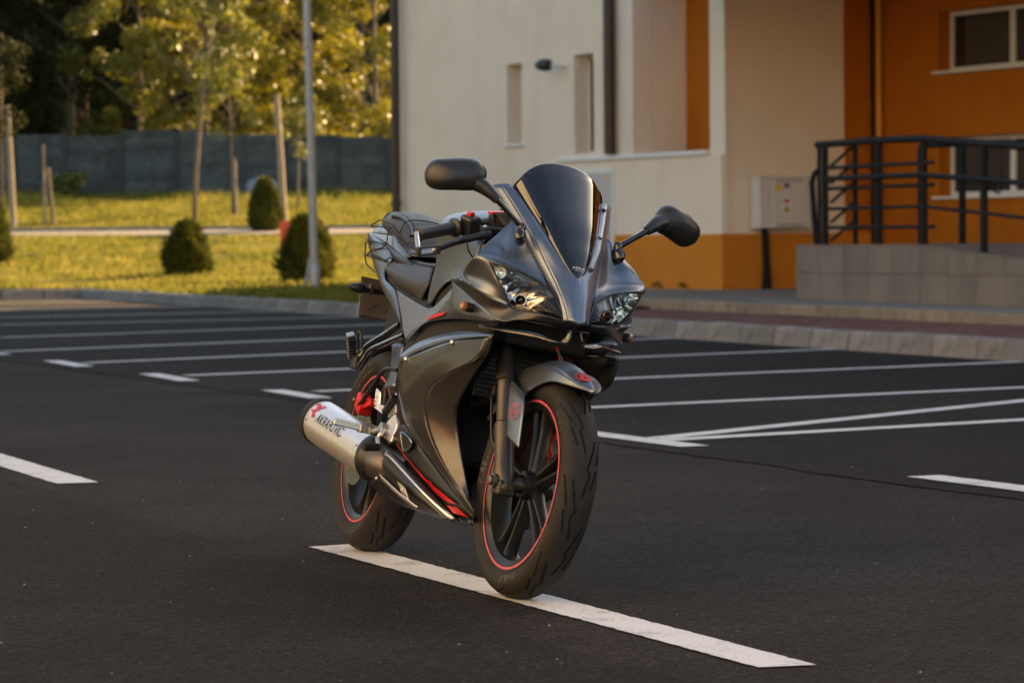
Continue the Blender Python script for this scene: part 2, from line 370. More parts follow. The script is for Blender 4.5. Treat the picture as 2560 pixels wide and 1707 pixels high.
# kerb of single stones
kerb = empty('kerb', kp(10, 0)); tag(kerb, 'concrete kerb of separate stones round the lot', kind='structure')
def kerb_stone(L, h=.17, w=.155):
    # battered front face (towards -y), rounded nose
    prof = [(0.0, -.03), (.012, .02), (.034, h - .03), (.048, h - .008), (.066, h), (w, h), (w, -.03)]
    v = []; f = []; n = len(prof)
    for x in (0, .008, L - .008, L):
        ins = .006 if x in (0, L) else 0
        for (a, b) in prof: v.append((x, a + ins if a < .1 else a, b - ins if b > 0 else b))
    for i in range(3):
        for j in range(n): f.append((i * n + j, i * n + (j + 1) % n, (i + 1) * n + (j + 1) % n, (i + 1) * n + j))
    f.append(tuple(range(n))); f.append(tuple(3 * n + j for j in range(n - 1, -1, -1)))
    return v, f
v, f = kerb_stone(.722); stone_me = None
def put_stone(x, y, ang):
    global stone_me
    if stone_me is None:
        o = mesh_obj('kerb_stone', v, orient_closed(v, f), 'kerb_concrete', kerb); stone_me = o.data
    else:
        o = bpy.data.objects.new('kerb_stone', stone_me); COL.objects.link(o); o.parent = kerb
    o.matrix_parent_inverse = Matrix.Identity(4)
    jit = rng.normal(0, .004); o.location = (x - kerb.location.x, y - kerb.location.y, jit); o.rotation_euler = (0, 0, ang + rng.normal(0, .004))
def orient_closed(v, f):
    v = np.asarray(v); vol = 0
    for q in f:
        for k in range(1, len(q) - 1): vol += np.dot(v[q[0]], np.cross(v[q[k]], v[q[k + 1]]))
    return [q[::-1] for q in f] if vol < 0 else f
angK = math.atan2(-KU[1], -KU[0])           # x of stone runs towards the camera, +y of stone = outwards
s = -6.0
while s < S_CORNER - .3:
    x, y, _ = kp(s + .75, 0); put_stone(x, y, angK); s += .75
for k in range(14):
    q = kp(S_CORNER, -.75 * (k + 1) + .1); put_stone(q[0], q[1], math.atan2(KN[1], KN[0]))
q = [kp(-6, .062), kp(S_CORNER, .062), kp(S_CORNER, .15), kp(-6, .15)]
mesh_obj('mortar_bed', [(a - kerb.location.x, b - kerb.location.y, .125) for a, b, _ in q] + [(a - kerb.location.x, b - kerb.location.y, -.02) for a, b, _ in q],
         [(0, 1, 2, 3), (0, 4, 5, 1), (1, 5, 6, 2), (2, 6, 7, 3), (3, 7, 4, 0)], 'kerb_mortar', kerb)

# red paver pavement, step and walkway
pav = mesh_obj('pavement', [kp(-6, .15, .150), kp(S_GRASS, .15, .150), kp(S_GRASS, 2.1, .150), kp(-6, 2.1, .150)], [(0, 3, 2, 1)], 'kerb_mortar')
tag(pav, 'pavement of red pavers behind the kerb', kind='structure')
mb = MB(); L_, W_ = .198, .098
for i in range(int(18.4 / .2)):
    for j in range(19):
        s0 = -6 + i * .2 + (.1 if j % 2 else 0); p0 = .165 + j * .1; z = .158 + rng.normal(0, .0015); tz = rng.normal(0, .002)
        a = [kp(s0 + .003, p0 + .002, z), kp(s0 + L_ - .003, p0 + .002, z + tz), kp(s0 + L_ - .003, p0 + W_ - .002, z + tz), kp(s0 + .003, p0 + W_ - .002, z)]
        b = [(x, y, .14) for x, y, _ in a]
        mb.add(a + b, [(0, 3, 2, 1), (0, 1, 5, 4), (1, 2, 6, 5), (2, 3, 7, 6), (3, 0, 4, 7)])
o = mb.build('paver_field', 'paver_red', pav); o['kind'] = 'stuff'
wk = mesh_obj('walkway', [kp(-6, 2.2, .26), kp(23, 2.2, .26), kp(23, 14, .26), kp(-6, 14, .26), kp(-6, 2.2, .05), kp(23, 2.2, .05), kp(23, 14, .05), kp(-6, 14, .05)], [(0, 3, 2, 1), (0, 1, 5, 4), (1, 2, 6, 5)], 'walk_concrete'); tag(wk, 'pale concrete walkway along the building', kind='structure')
for k in range(29):
    s0 = -6 + k; a = [kp(s0 + .006, 2.085), kp(s0 + .994, 2.085), kp(s0 + .994, 2.215), kp(s0 + .006, 2.215)]; dz = rng.normal(0, .003)
    mesh_obj('edge_stone', [(x, y, .1) for x, y, _ in a] + [(x, y, .264 + dz) for x, y, _ in a], [(0, 1, 5, 4), (1, 2, 6, 5), (2, 3, 7, 6), (3, 0, 4, 7), (4, 5, 6, 7)], 'step_edge', wk, bevel=.012)

# ================================================================== building
BC = np.array([2.926, 42.03]); FU = np.array([-.486, .874]); FV = np.array([.874, .486])
bld = empty('building', (BC[0], BC[1], .26)); tag(bld, 'cream and orange building with a recessed corner behind the motorcycle', 'building')
def bp3(s, d, z): q = FU * s + FV * d; return (q[0], q[1], z - .26)
def bbox(mb, s, d, z):
    v = [bp3(a, b, c) for c in z for (a, b) in ((s[0], d[0]), (s[1], d[0]), (s[1], d[1]), (s[0], d[1]))]
    mb.add(v, [(0, 3, 2, 1), (4, 5, 6, 7), (0, 1, 5, 4), (1, 2, 6, 5), (2, 3, 7, 6), (3, 0, 4, 7)]); return mb
def bpart(name, m, s, d, z, parent=None, **k):
    mb = bbox(MB(), s, d, z); return mesh_obj(name, mb.v, orient_closed(mb.v, mb.f), m, parent or bld, **k)
def wall_holes(name, m, a0, a1, z0, z1, holes, P, depth, parent=None):
    """wall with real openings; P(a, d, z) maps to space, d = depth behind the outer face"""
    A = sorted({a0, a1, *[h[0] for h in holes], *[h[1] for h in holes]}); Z = sorted({z0, z1, *[h[2] for h in holes], *[h[3] for h in holes]})
    inside = lambda a, z: any(h[0] < a < h[1] and h[2] < z < h[3] for h in holes)
    v = []; f = []
    def quad(*pts):
        n = len(v); v.extend(pts); f.append((n, n + 1, n + 2, n + 3))
    for i in range(len(A) - 1):
        for j in range(len(Z) - 1):
            a, b, c, d = A[i], A[i + 1], Z[j], Z[j + 1]
            if inside((a + b) / 2, (c + d) / 2): continue
            quad(P(a, 0, c), P(b, 0, c), P(b, 0, d), P(a, 0, d)); quad(P(b, depth, c), P(a, depth, c), P(a, depth, d), P(b, depth, d))
    for (a, b, c, d) in holes:
        quad(P(a, 0, c), P(a, depth, c), P(a, depth, d), P(a, 0, d)); quad(P(b, depth, c), P(b, 0, c), P(b, 0, d), P(b, depth, d))
        quad(P(a, 0, c), P(b, 0, c), P(b, depth, c), P(a, depth, c)); quad(P(a, depth, d), P(b, depth, d), P(b, 0, d), P(a, 0, d))
    quad(P(a0, 0, z1), P(a1, 0, z1), P(a1, depth, z1), P(a0, depth, z1))
    quad(P(a0, 0, z0), P(a0, 0, z1), P(a0, depth, z1), P(a0, depth, z0)); quad(P(a1, 0, z0), P(a1, 0, z1), P(a1, depth, z1), P(a1, depth, z0))
    vv, ff = clean(v, f); return mesh_obj(name, vv, ff, m, parent or bld)
HT = 10.5
slits = [(5.64, 6.11, 2.42, 3.65), (3.50, 4.06, 2.22, 3.68)]
logg = (.36, 2.40, 2.17, 4.75)
w_f = wall_holes('front_wall', 'stucco_cream', 0, 9.96, .05, HT, slits + [logg, (5.64, 6.11, 6.2, 7.4), (3.5, 4.06, 6.2, 7.4)], lambda a, d, z: bp3(a, d, z), .32)
bpart('corner_trim', 'stucco_pale', (-.012, .36), (-.012, .05), (1.03, HT), bevel=.006)
bpart('loggia_reveal', 'stucco_cream', (2.40, 2.55), (.325, .90), (2.10, 4.9)); bpart('loggia_reveal', 'stucco_cream', (.2, .36), (.325, .90), (2.10, 4.9))
bpart('loggia_back_wall', 'stucco_orange_shade', (.2, 2.55), (.90, 1.05), (2.10, 4.9)); bpart('loggia_floor', 'walk_concrete', (.2, 2.55), (.325, .9), (2.05, 2.168)); bpart('loggia_ceiling', 'stucco_cream', (.2, 2.55), (.325, .9), (4.78, 4.9))
for (a, b, c, d) in slits:
    wdw = bpart('window', 'pvc_white', (a + .002, b - .002), (.25, .30), (c + .002, d - .002), bevel=.004)
    bpart('pane', 'pane_dark', (a + .05, b - .05), (.246, .252), (c + .05, d - .05), wdw); wdw.matrix_parent_inverse = Matrix.Identity(4)
bpart('window_sill', 'pvc_white', (5.56, 6.17), (-.05, .24), (2.385, 2.425), bevel=.008)
bpart('parapet_ledge', 'pvc_white', (.34, 4.46), (-.10, .30), (2.105, 2.172), bevel=.012)
bpart('lower_wall', 'stucco_cream', (.002, 4.36), (-.055, -.001), (1.02, 2.104))
bpart('plinth', 'stucco_plinth_lit', (.0, 9.98), (-.075, -.001), (.05, 1.02))
dr = bpart('door', 'door_grey', (2.89, 3.70), (-.085, -.078), (.30, 1.93)); bpart('door_frame', 'pvc_white', (2.83, 3.76), (-.081, -.058), (.27, 1.99)); bpart('door_tag', 'sticker_yellow', (2.94, 3.03), (-.089, -.086), (1.83, 1.89))
def bpipe(name, m, pts, r, n=12): mb = MB(); mb.tube([bp3(*p) for p in pts], r, n); return mb.build(name, m, bld, smooth=40)
bpipe('drainpipe', 'metal_brown', [(9.62, -.14, .95), (9.62, -.14, 6), (9.62, -.14, HT)], .072); bpipe('drainpipe', 'metal_brown', [(2.87, -.11, 2.18), (2.87, -.11, 6), (2.87, -.11, HT)], .085)
bpipe('drainpipe_collar', 'metal_brown', [(9.62, -.14, 1.55), (9.62, -.14, 1.62)], .092)
bpart('edge_trim', 'pvc_white', (9.85, 9.975), (-.016, .05), (1.03, HT))
# wall lamp
mb = MB(); mb.tube([bp3(4.30, 0, 3.52), bp3(4.28, -.16, 3.53), bp3(4.34, -.28, 3.54)], [.02, .02, .02], 8); lampo = mb.build('wall_lamp_arm', 'pvc_white', bld, smooth=40)
mb = MB(); mb.lathe(bp3(4.32, -.28, 3.545), np.array(bp3(1, -.35, .02)) - np.array(bp3(0, 0, 0)), [(-.02, .02), (0, .085), (.10, .095), (.2, .07), (.26, .03)], 14); mb.build('wall_lamp_head', 'lamp_black', bld, smooth=50)
# recessed corner: side wall, inner wall with windows
bpart('side_wall', 'stucco_cream', (0.004, .32), (.002, 1.98), (.26, HT)); bpart('side_wall', 'stucco_orange_shade', (0.004, .32), (1.982, 2.62), (.26, HT))
bpart('plinth', 'stucco_plinth_lit', (-.03, 0.002), (-.072, 2.62), (.26, 1.02))
w2P = lambda a, d, z: bp3(-a, 2.60 + d, z)
wins = [(1.34, 3.75, 3.20, 4.02), (1.34, 3.75, 1.50, 2.31), (5.2, 7.6, 3.2, 4.02), (5.2, 7.6, 1.5, 2.31), (1.34, 3.75, 6.2, 7.4), (5.2, 7.6, 6.2, 7.4)]
wall_holes('inner_wall', 'stucco_orange_shade', -.0, 34, .26, HT, wins, w2P, .32)
for (a, b, c, d) in wins[:4]:
    fr = MB()
    for (sa, sb, za, zb) in ((a, b, c, c + .06), (a, b, d - .06, d), (a, a + .06, c + .06, d - .06), (b - .06, b, c + .06, d - .06), ((a + b) / 2 + .1, (a + b) / 2 + .2, c + .06, d - .06)):
        bbox(fr, (-sa, -sb), (2.60 + .20, 2.60 + .26), (za, zb))
    fo = mesh_obj('window', fr.v, fr.f, 'pvc_white', bld)
    for (sa, sb) in ((a + .06, (a + b) / 2 + .1), ((a + b) / 2 + .2, b - .06)):
        mb = bbox(MB(), (-sa, -sb), (2.83, 2.84), (c + .06, d - .06)); mesh_obj('pane', mb.v, mb.f, 'pane_dark', fo)
    mb = bbox(MB(), (-a + .06, -b - .06), (2.52, 2.84), (c - .035, c + .003)); mesh_obj('window_sill', mb.v, mb.f, 'pvc_white', bld, bevel=.006)
bpipe('downpipe', 'metal_black', [(-.05, 2.42, .3), (-.05, 2.42, 8), (-.05, 2.42, HT)], .022, 8); bpipe('downpipe', 'pipe_orange', [(-.06, 2.53, .3), (-.06, 2.53, 8), (-.06, 2.53, HT)], .045)
bpipe('conduit', 'metal_black', [(-.10, .60, .26), (-.10, .60, .55), (-.10, .58, 1.0), (-.10, .56, 1.15)], [.07, .048, .045, .045], 12)
# block behind the walls, roof slab and far end (throws the shade over the lot)
bpart('rear_block', 'stucco_cream', (.33, 9.93), (1.2, 17), (.26, HT - .05)); bpart('rear_block', 'stucco_cream', (-34, .32), (3.0, 17), (.26, HT - .05))
bpart('end_wall', 'stucco_cream', (9.64, 9.94), (.325, 1.19), (.26, HT - .02)); bpart('roof_slab', 'walk_concrete', (-34.3, 10.3), (-.35, 17.3), (HT + .003, HT + .3))

bpart('added_shade_slab', 'stucco_cream', (-12, -.03), (-3.4, 2.59), (4.55, 4.85))  # added slab above the view, put there to darken the recessed corner
# electric cabinet on the side wall
cab = empty('electric_cabinet', (*(BC + FV * .8 + FU * -.05), 1.07)); tag(cab, 'grey electric cabinet with warning stickers on the wall by the ramp', 'cabinet')
def cpart(name, m, d, out, z, **k):
    v = []
    for c in z:
        for (o_, dd) in ((out[0], d[0]), (out[1], d[0]), (out[1], d[1]), (out[0], d[1])):
            q = BC + FV * dd - FU * o_ - np.array(cab.location[:2]); v.append((q[0], q[1], c - 1.07))
    return mesh_obj(name, v, orient_closed(v, [(0, 3, 2, 1), (4, 5, 6, 7), (0, 1, 5, 4), (1, 2, 6, 5), (2, 3, 7, 6), (3, 0, 4, 7)]), m, cab, **k)
cpart('housing', 'cabinet_grey', (.38, 1.22), (.035, .27), (1.09, 1.77), bevel=.01); cpart('hood', 'cabinet_grey', (.36, 1.24), (.03, .29), (1.772, 1.80), bevel=.006)
cpart('door', 'cabinet_grey', (.60, 1.14), (.271, .285), (1.11, 1.76), bevel=.006)
for k in range(6):
    for zz in (1.135, 1.735): cpart('vent_hole', 'ink_black', (.66 + k * .075, .69 + k * .075), (.286, .288), (zz - .014, zz + .014))
cpart('sticker', 'sticker_yellow', (.63, .73), (.286, .288), (1.60, 1.69)); cpart('sticker', 'sticker_violet', (.77, .86), (.286, .288), (1.64, 1.70)); cpart('sticker', 'sticker_white', (.74, .88), (.286, .288), (1.27, 1.51)); cpart('sticker_heading', 'sticker_red', (.76, .86), (.289, .290), (1.44, 1.485))
def tri(name, m, c, r, out):
    v = []
    for (dd, zz) in ((c[0] - r, c[1] - r * .58), (c[0] + r, c[1] - r * .58), (c[0], c[1] + r * 1.15)):
        q = BC + FV * dd - FU * out - np.array(cab.location[:2]); v.append((q[0], q[1], zz - 1.07))
    return mesh_obj(name, v, orient(v, [(0, 1, 2)], (0, -1, 0)), m, cab)
tri('warning_sign', 'ink_black', (.81, 1.345), .062, .289); tri('warning_sign', 'sticker_yellow', (.81, 1.345), .050, .2905)
mb = MB(); pts = [(.815, 1.385), (.795, 1.335), (.812, 1.34), (.80, 1.312)]
for a, b in zip(pts[:-1], pts[1:]):
    v = []
    for (dd, zz) in (a, b):
        for e in (-.006, .006):
            q = BC + FV * (dd + e) - FU * .2915 - np.array(cab.location[:2]); v.append((q[0], q[1], zz - 1.07))
    mb.add(v, [(0, 1, 3, 2)])
mb.build('warning_bolt', 'ink_black', cab)

# tiled ramp with handrail
ramp = empty('access_ramp', kp(9, 3.35, .26)); tag(ramp, 'tiled access ramp in front of the recessed corner', 'ramp')
RZ = lambda s: float(np.interp(s, [-6, 0, 8.2, 12], [.26, .30, .875, .875]))
def rl(s, p, z): x, y, _ = kp(s, p); return (x - ramp.location.x, y - ramp.location.y, z - ramp.location.z)
S_ = np.array([11.13, 8.2, 4, 0, -5]); v = []; f = []
for s in S_:
    zt = RZ(s); v += [rl(s, 3.38, .2), rl(s, 3.38, zt - .012), rl(s, 5.6, zt - .012), rl(s, 5.6, .2)]
for i in range(4):
    for j in range(4): f.append((i * 4 + j, i * 4 + (j + 1) % 4, i * 4 + 4 + (j + 1) % 4, i * 4 + 4 + j))
f += [(3, 2, 1, 0), (16, 17, 18, 19)]
mesh_obj('core', v, orient_closed(v, f), 'kerb_mortar', ramp)
s = 11.15
while s > -3:
    s2 = s - .60
    rows = [(.262, .56), (.566, None)]
    for (z0, z1) in rows:
        a, b = s - .004, s2 + .004
        za, zb = (z1, z1) if z1 else (RZ(a) - .004, RZ(b) - .004)
        if za - z0 < .03: continue
        zb = max(zb, z0 + .012)
        v = [rl(a, 3.352, z0), rl(b, 3.352, z0), rl(b, 3.352, zb), rl(a, 3.352, za), rl(a, 3.378, z0), rl(b, 3.378, z0), rl(b, 3.378, zb), rl(a, 3.378, za)]
        mesh_obj('tile', v, orient_closed(v, [(0, 1, 2, 3), (7, 6, 5, 4), (0, 4, 5, 1), (1, 5, 6, 2), (2, 6, 7, 3), (3, 7, 4, 0)]), 'tile_stone', ramp)
    a, b = s - .004, s2 + .004
    v = [rl(a, 3.345, RZ(a)), rl(b, 3.345, RZ(b)), rl(b, 5.6, RZ(b)), rl(a, 5.6, RZ(a))]; v += [(x, y, z - .01) for x, y, z in v]
    mesh_obj('slab', v, orient_closed(v, [(0, 1, 2, 3), (7, 6, 5, 4), (0, 4, 5, 1), (1, 5, 6, 2), (2, 6, 7, 3), (3, 7, 4, 0)]), 'tile_stone', ramp)
    s = s2
v = [rl(11.16, 3.352, .262), rl(11.16, 5.6, .262), rl(11.16, 5.6, .86), rl(11.16, 3.352, .86), rl(11.135, 3.352, .262), rl(11.135, 5.6, .262), rl(11.135, 5.6, .86), rl(11.135, 3.352, .86)]
mesh_obj('tile', v, orient_closed(v, [(0, 1, 2, 3), (7, 6, 5, 4), (0, 4, 5, 1), (1, 5, 6, 2), (2, 6, 7, 3), (3, 7, 4, 0)]), 'tile_stone', ramp)
rail = empty('handrail', kp(9, 3.5, .875)); tag(rail, 'black steel handrail on the tiled ramp', 'handrail')
def hr(s, p, z): x, y, _ = kp(s, p); return (x - rail.location.x, y - rail.location.y, z - rail.location.z)
def rtube(name, pts, r, n=10): mb = MB(); mb.tube([hr(*p) for p in pts], r, n); return mb.build(name, 'metal_black', rail, smooth=40)
for (s, p, top) in ((10.63, 3.46, 1.97), (10.05, 4.35, 1.93), (9.32, 3.46, 1.97), (9.1, 4.35, 1.93), (8.27, 3.46, 1.95), (6.98, 3.46, 1.86), (5.6, 3.46, 1.77), (8.2, 4.9, 1.9), (10.78, 3.46, 1.99)):
    rtube('post', [(s, p, RZ(s) - .005), (s, p, top)], .040 if s < 10.7 else .022)
    mb = MB(); mb.lathe(hr(s, p, RZ(s) + .0), (0, 0, 1), [(0, .05), (.008, .05), (.01, .03)], 12); mb.build('base_plate', 'metal_black', rail, smooth=40)
rtube('top_rail', [(10.82, 3.46, 1.985), (9.3, 3.46, 1.985), (8.27, 3.46, 1.965), (6.98, 3.46, 1.872), (4.5, 3.46, 1.70)], .040)
rtube('middle_rail', [(10.46, 3.40, 1.55), (10.45, 3.40, 1.60), (8.27, 3.40, 1.59), (6.98, 3.40, 1.52), (4.5, 3.40, 1.35)], .030)
for zz in (1.72, 1.49, 1.06): rtube('bar', [(10.63, 3.46, zz), (8.05, 3.46, zz - .005)], .021, 8)
rtube('bar', [(10.63, 3.46, 1.27), (8.27, 3.46, 1.265), (6.98, 3.46, 1.18), (4.5, 3.46, 1.01)], .019, 8)
for zz in (.92, 1.12, 1.34, 1.55, 1.74): rtube('stair_bar', [(10.54, 3.49, zz), (10.10, 3.55, zz + .21)], .018, 8)
rtube('post', [(10.08, 3.56, .87), (10.08, 3.56, 1.96)], .030)
rtube('stair_rail', [(10.05, 4.35, 1.95), (9.1, 4.35, 1.95), (8.2, 4.9, 1.93)], .034)
rtube('end_loop', [(10.86, 3.46, .875), (10.9, 3.44, 1.4), (10.93, 3.44, 1.56), (10.88, 3.45, 1.66), (10.8, 3.46, 1.70)], .032)
mb = MB(); mb.tube([hr(6.75, 3.42, 1.50), hr(6.72, 3.42, 1.40), hr(6.60, 3.42, 1.37), hr(6.55, 3.42, 1.40), hr(6.55, 3.42, 1.86)], .010, 8); mb.build('bracket', 'metal_black', rail, smooth=40)

# ================================================================== the block across the lot (out of view; turned and raised to bounce sun, mirrored in paintwork and screen)
opp = empty('sunlit_block', (-13.5, 4, 0), rad(14)); tag(opp, 'sunlit cream block across the lot, mirrored in the windscreen', 'building')
ox = lambda a, d, z: (-d, a, z)
wh = []
for k in range(6):
    for zz in (1.2, 4.2, 7.2, 10.2): wh.append((-24 + k * 5.2, -21.6 + k * 5.2, zz, zz + 1.5))
wall_holes('front_wall', 'stucco_pale', -26, 7, 0, 14, wh, ox, .3, opp)
mb = MB(); mb.box((-12, -26, 0.0), (-.35, 7, 13.9)); mesh_obj('body', mb.v, mb.f, 'room_dark', opp)
mb = MB(); mb.box((0.002, -26, 0), (.05, 7, 1.0)); mesh_obj('plinth', mb.v, mb.f, 'stucco_orange_shade', opp)
for (a, b, c, d) in wh:
    mb = MB(); mb.box((-.22, a, c), (-.2, b, d)); mesh_obj('window', mb.v, mb.f, 'pane_dark', opp)
# ================================================================== fence, poles, trees, shrubs, grass
fence = empty('fence', (-10, 110, 2.6)); tag(fence, 'slate grey slatted fence at the back of the bank', 'fence')
XF = [-24.5, -22.2, -20.0, -17.75, -15.9, -13.85, -11.9, -9.95, -8.0, -6.15, -4.4, -2.6, -.8, 1.2]
TOPS = [4.95, 4.95, 4.92, 4.90, 4.86, 5.02, 4.98, 4.84, 4.80, 4.74, 4.66, 4.60, 4.58]
bm_cache = {}
for i, (x0, x1, zt) in enumerate(zip(XF[:-1], XF[1:], TOPS)):
    zb = 2.62 - .05 * max(0, (x0 + 13) / 8)
    mb = MB(); mb.box((x0 - .075 + 10, -.10, zb - 2.8), (x0 + .075 + 10, .07, zt + .02 - 2.6)); mb.build('post', 'fence_post', fence)
    n = 9; h = (zt - zb) / n
    for k in range(n):
        za = zb + k * h - 2.6; off = rng.normal(0, .008)
        mb = MB(); mb.box((x0 + .065 + 10, -.02 + off, za + .002 - (.006 if k else 0) * (rng.random() < .8)), (x1 - .065 + 10, .025 + off, za + h - .002)); mb.build('slat', 'fence_slate', fence)

def pole_thing(name, label, cat, base, top, r0, r1, material, group=None, n=12):
    o = MB(); b = np.array(base, float); t = np.array(top, float) - b
    o.tube([(0, 0, -.1), tuple(t * .33), tuple(t * .66), tuple(t)], [r0, r0 * .7 + r1 * .3, r0 * .35 + r1 * .65, r1], n)
    e = o.build(name, material, smooth=40); e.location = base; tag(e, label, cat, group); return e
lp = pole_thing('lamp_post', 'tall galvanised lamp post beside the kerb', 'lamp post', (-3.07, 48.2, .15), (-3.25, 48.2, 9.5), .066, .052, 'galvanised')
mb = MB(); mb.lathe((0, 0, .02), (0, 0, 1), [(0, .15), (.02, .15), (.03, .085), (.42, .08), (.45, .068)], 16); mb.build('base_sleeve', 'galvanised', lp, smooth=40)
mb = MB(); mb.tube([(-.24, 0, 0), (-.18, 0, .10), (-.11, 0, .3), (-.08, 0, .55)], .025, 8); mb.build('cable_duct', 'galvanised', lp, smooth=40)
pole_thing('wooden_pole', 'thick bare wooden pole standing behind the far shrub', 'pole', (-6.61, 90, 1.4), (-6.8, 90, 5.3), .105, .08, 'wood_post')
pole_thing('wooden_pole', 'leaning wooden pole at the left edge of the grass', 'pole', (-14.2, 88, 1.5), (-14.33, 88, 4.95), .095, .07, 'wood_post')
pole_thing('tree_stake', 'short stake beside the staked young tree', 'stake', (-8.46, 95, 1.75), (-8.50, 95, 3.6), .055, .05, 'wood_post')
pole_thing('tree_stake', 'dark short stake left of the two leaning trunks', 'stake', (-13.2, 89, 1.5), (-13.35, 89, 3.2), .06, .05, 'bark')
pole_thing('tree_stake', 'thin pale stake at the far left of the grass', 'stake', (-13.6, 90, 1.5), (-13.62, 90, 3.9), .04, .035, 'wood_post')
rb = mesh_obj('red_board', *(lambda m: (m.v, m.f))(MB().box((-.17, -.03, -.03), (.17, .03, 1.05)).box((-.04, .03, -.1), (.04, .07, .9))), 'red_board'); rb.location = (-4.78, 66, .38); tag(rb, 'red board behind the shrub by the lamp post', 'board')
tk = MB(); tk.lathe((0, 0, 0), (0, 0, 1), [(0, .5), (.15, .56), (.7, .56), (.85, .46), (.92, .2), (.95, .1)], 18)
to = tk.build('water_tank', 'tank_grey', smooth=40); to.location = (-8.75, 108.6, 2.35); tag(to, 'pale round tank in front of the fence', 'tank')

def leaf_cloud(centres, radii, n, size, up=.25, flat=.7, hollow=.35):
    """n leaf quads gathered in clumps; centres (k,3), radii (k,)"""
    C = np.asarray(centres, float); Rr = np.asarray(radii, float); k = len(C)
    w = Rr ** 2.2; w /= w.sum(); idx = rng.choice(k, n, p=w)
    d = rng.normal(size=(n, 3)); d /= np.linalg.norm(d, axis=1)[:, None]
    r = (hollow + (1 - hollow) * rng.random(n) ** .6)[:, None] * Rr[idx][:, None]
    P = C[idx] + d * r * np.array([1, 1, .8])
    nrm = d * .8 + rng.normal(size=(n, 3)) * .8 + np.array([0, 0, up]); nrm /= np.linalg.norm(nrm, axis=1)[:, None]
    a = np.cross(nrm, rng.normal(size=(n, 3))); a /= np.linalg.norm(a, axis=1)[:, None]; b = np.cross(nrm, a)
    s = (size * (.6 + .8 * rng.random(n)))[:, None]
    q = np.stack([P - a * s * .5, P + b * s * flat * .42 , P + a * s * .55, P - b * s * flat * .42], 1)
    return q.reshape(-1, 3), np.arange(4 * n).reshape(n, 4)
def raw_mesh(name, V, F, material):
    me = bpy.data.meshes.new(name); V = np.asarray(V, np.float32); F = np.asarray(F, np.int32)
    me.vertices.add(len(V)); me.vertices.foreach_set('co', V.ravel())
    me.loops.add(F.size); me.loops.foreach_set('vertex_index', F.ravel())
    me.polygons.add(len(F)); me.polygons.foreach_set('loop_start', np.arange(0, F.size, F.shape[1], dtype=np.int32))
    me.update(calc_edges=True); me.validate(); me.materials.append(MATS[material]); return me
def make_tree(H, spread, z0, nl, leaf, lm, trunk_r, nclump=46, lean=(0, 0), clump=.9):
    """returns (trunk mesh, crown mesh); trunk with limbs, crown in clumps on the limb ends"""
    mb = MB(); top = np.array([lean[0], lean[1], H * .86])
    mb.tube([(0, 0, -.3), (lean[0] * .1, lean[1] * .1, H * .2), (lean[0] * .4, lean[1] * .4, H * .5), tuple(top)], [trunk_r * 1.25, trunk_r, trunk_r * .7, trunk_r * .2], 9)
    C = []; Rr = []
    for i in range(nclump):
        t = rng.random() ** .8; zc = z0 + (H - z0) * t
        prof = math.sin(math.pi * min(1, .12 + .85 * t)) ** .7
        a = rng.random() * 2 * math.pi; rr = spread * prof * (.35 + .65 * rng.random() ** .5)
        axis = np.array([lean[0], lean[1]]) * (zc / H)
        c = np.array([axis[0] + rr * math.cos(a), axis[1] + rr * math.sin(a), zc]); C.append(c); Rr.append(clump * (.55 + .75 * rng.random()))
        if i % 2 == 0:
            st = np.array([axis[0] * .85, axis[1] * .85, max(z0 * .6, zc - rr * .7)])
            mb.tube([tuple(st), tuple((st + c) / 2 + np.array([0, 0, .12])), tuple(c)], [trunk_r * .32, trunk_r * .2, trunk_r * .07], 5, cap=False)
    V, F = leaf_cloud(C, Rr, nl, leaf)
    tme = bpy.data.meshes.new('trunk'); tme.from_pydata([tuple(map(float, p)) for p in mb.v], [], mb.f); tme.materials.append(MATS['bark'])
    tme.polygons.foreach_set('use_smooth', np.ones(len(tme.polygons), dtype=bool))
    return tme, raw_mesh('crown', V, F, lm)
def tree(name, meshes, loc, rz, sc, label, group=None):
    e = empty(name, loc, rz); e.scale = (sc, sc, sc)
    for nm, me in zip(('trunk', 'crown'), meshes):
        o = bpy.data.objects.new(nm, me); COL.objects.link(o); o.parent = e
    tag(e, label, 'tree', group); return e
t_gold = make_tree(11, 3.3, 2.0, 19000, .165, 'leaf_gold', .14, 96, clump=.64)
t_gold2 = make_tree(10, 2.9, 1.2, 17000, .165, 'leaf_gold', .12, 88, clump=.60)
t_olive = make_tree(12, 3.4, 2.2, 17000, .17, 'leaf_olive', .15, 84, clump=.68)
t_dark = make_tree(17, 4.6, 1.5, 17000, .30, 'leaf_dark', .25, 80, clump=1.3)
GB = 'trees behind the fence'
spots = [(t_gold, -5.0, 114.5, .95, 0.3, 'golden leafy tree next to the corner of the building'), (t_gold2, -7.9, 117.5, .95, 1.4, 'golden tree behind the lamp post'),
         (t_gold, -11.3, 115.0, .98, 2.2, 'golden leafy tree above the raised fence panels'), (t_olive, -14.2, 118.5, .85, 4.0, 'yellow green tree left of the raised fence panels'),
         (t_dark, -17.2, 121, .62, .9, 'dark tree left of the middle of the fence'), (t_dark, -21.0, 118, .6, 2.9, 'dark tree at the left edge of the fence'),
         (t_dark, -18.5, 134, 1.0, 0, 'tall dark tree at the far left behind the fence'), (t_dark, -12.5, 137, 1.05, 2, 'tall dark tree behind the golden trees, centre left'),
         (t_dark, -6.5, 135, 1.0, 4, 'tall dark tree behind the golden trees near the building'), (t_dark, -24.5, 131, 1.0, 3, 'tall dark tree outside the left edge'), (t_dark, -1.0, 139, 1.0, 1, 'tall dark tree half hidden by the building')]
for (ms, x, y, sc, rz, lb) in spots: tree('leafy_tree', ms, (x, y, terrain(y) - .2), rz, sc, lb, GB)
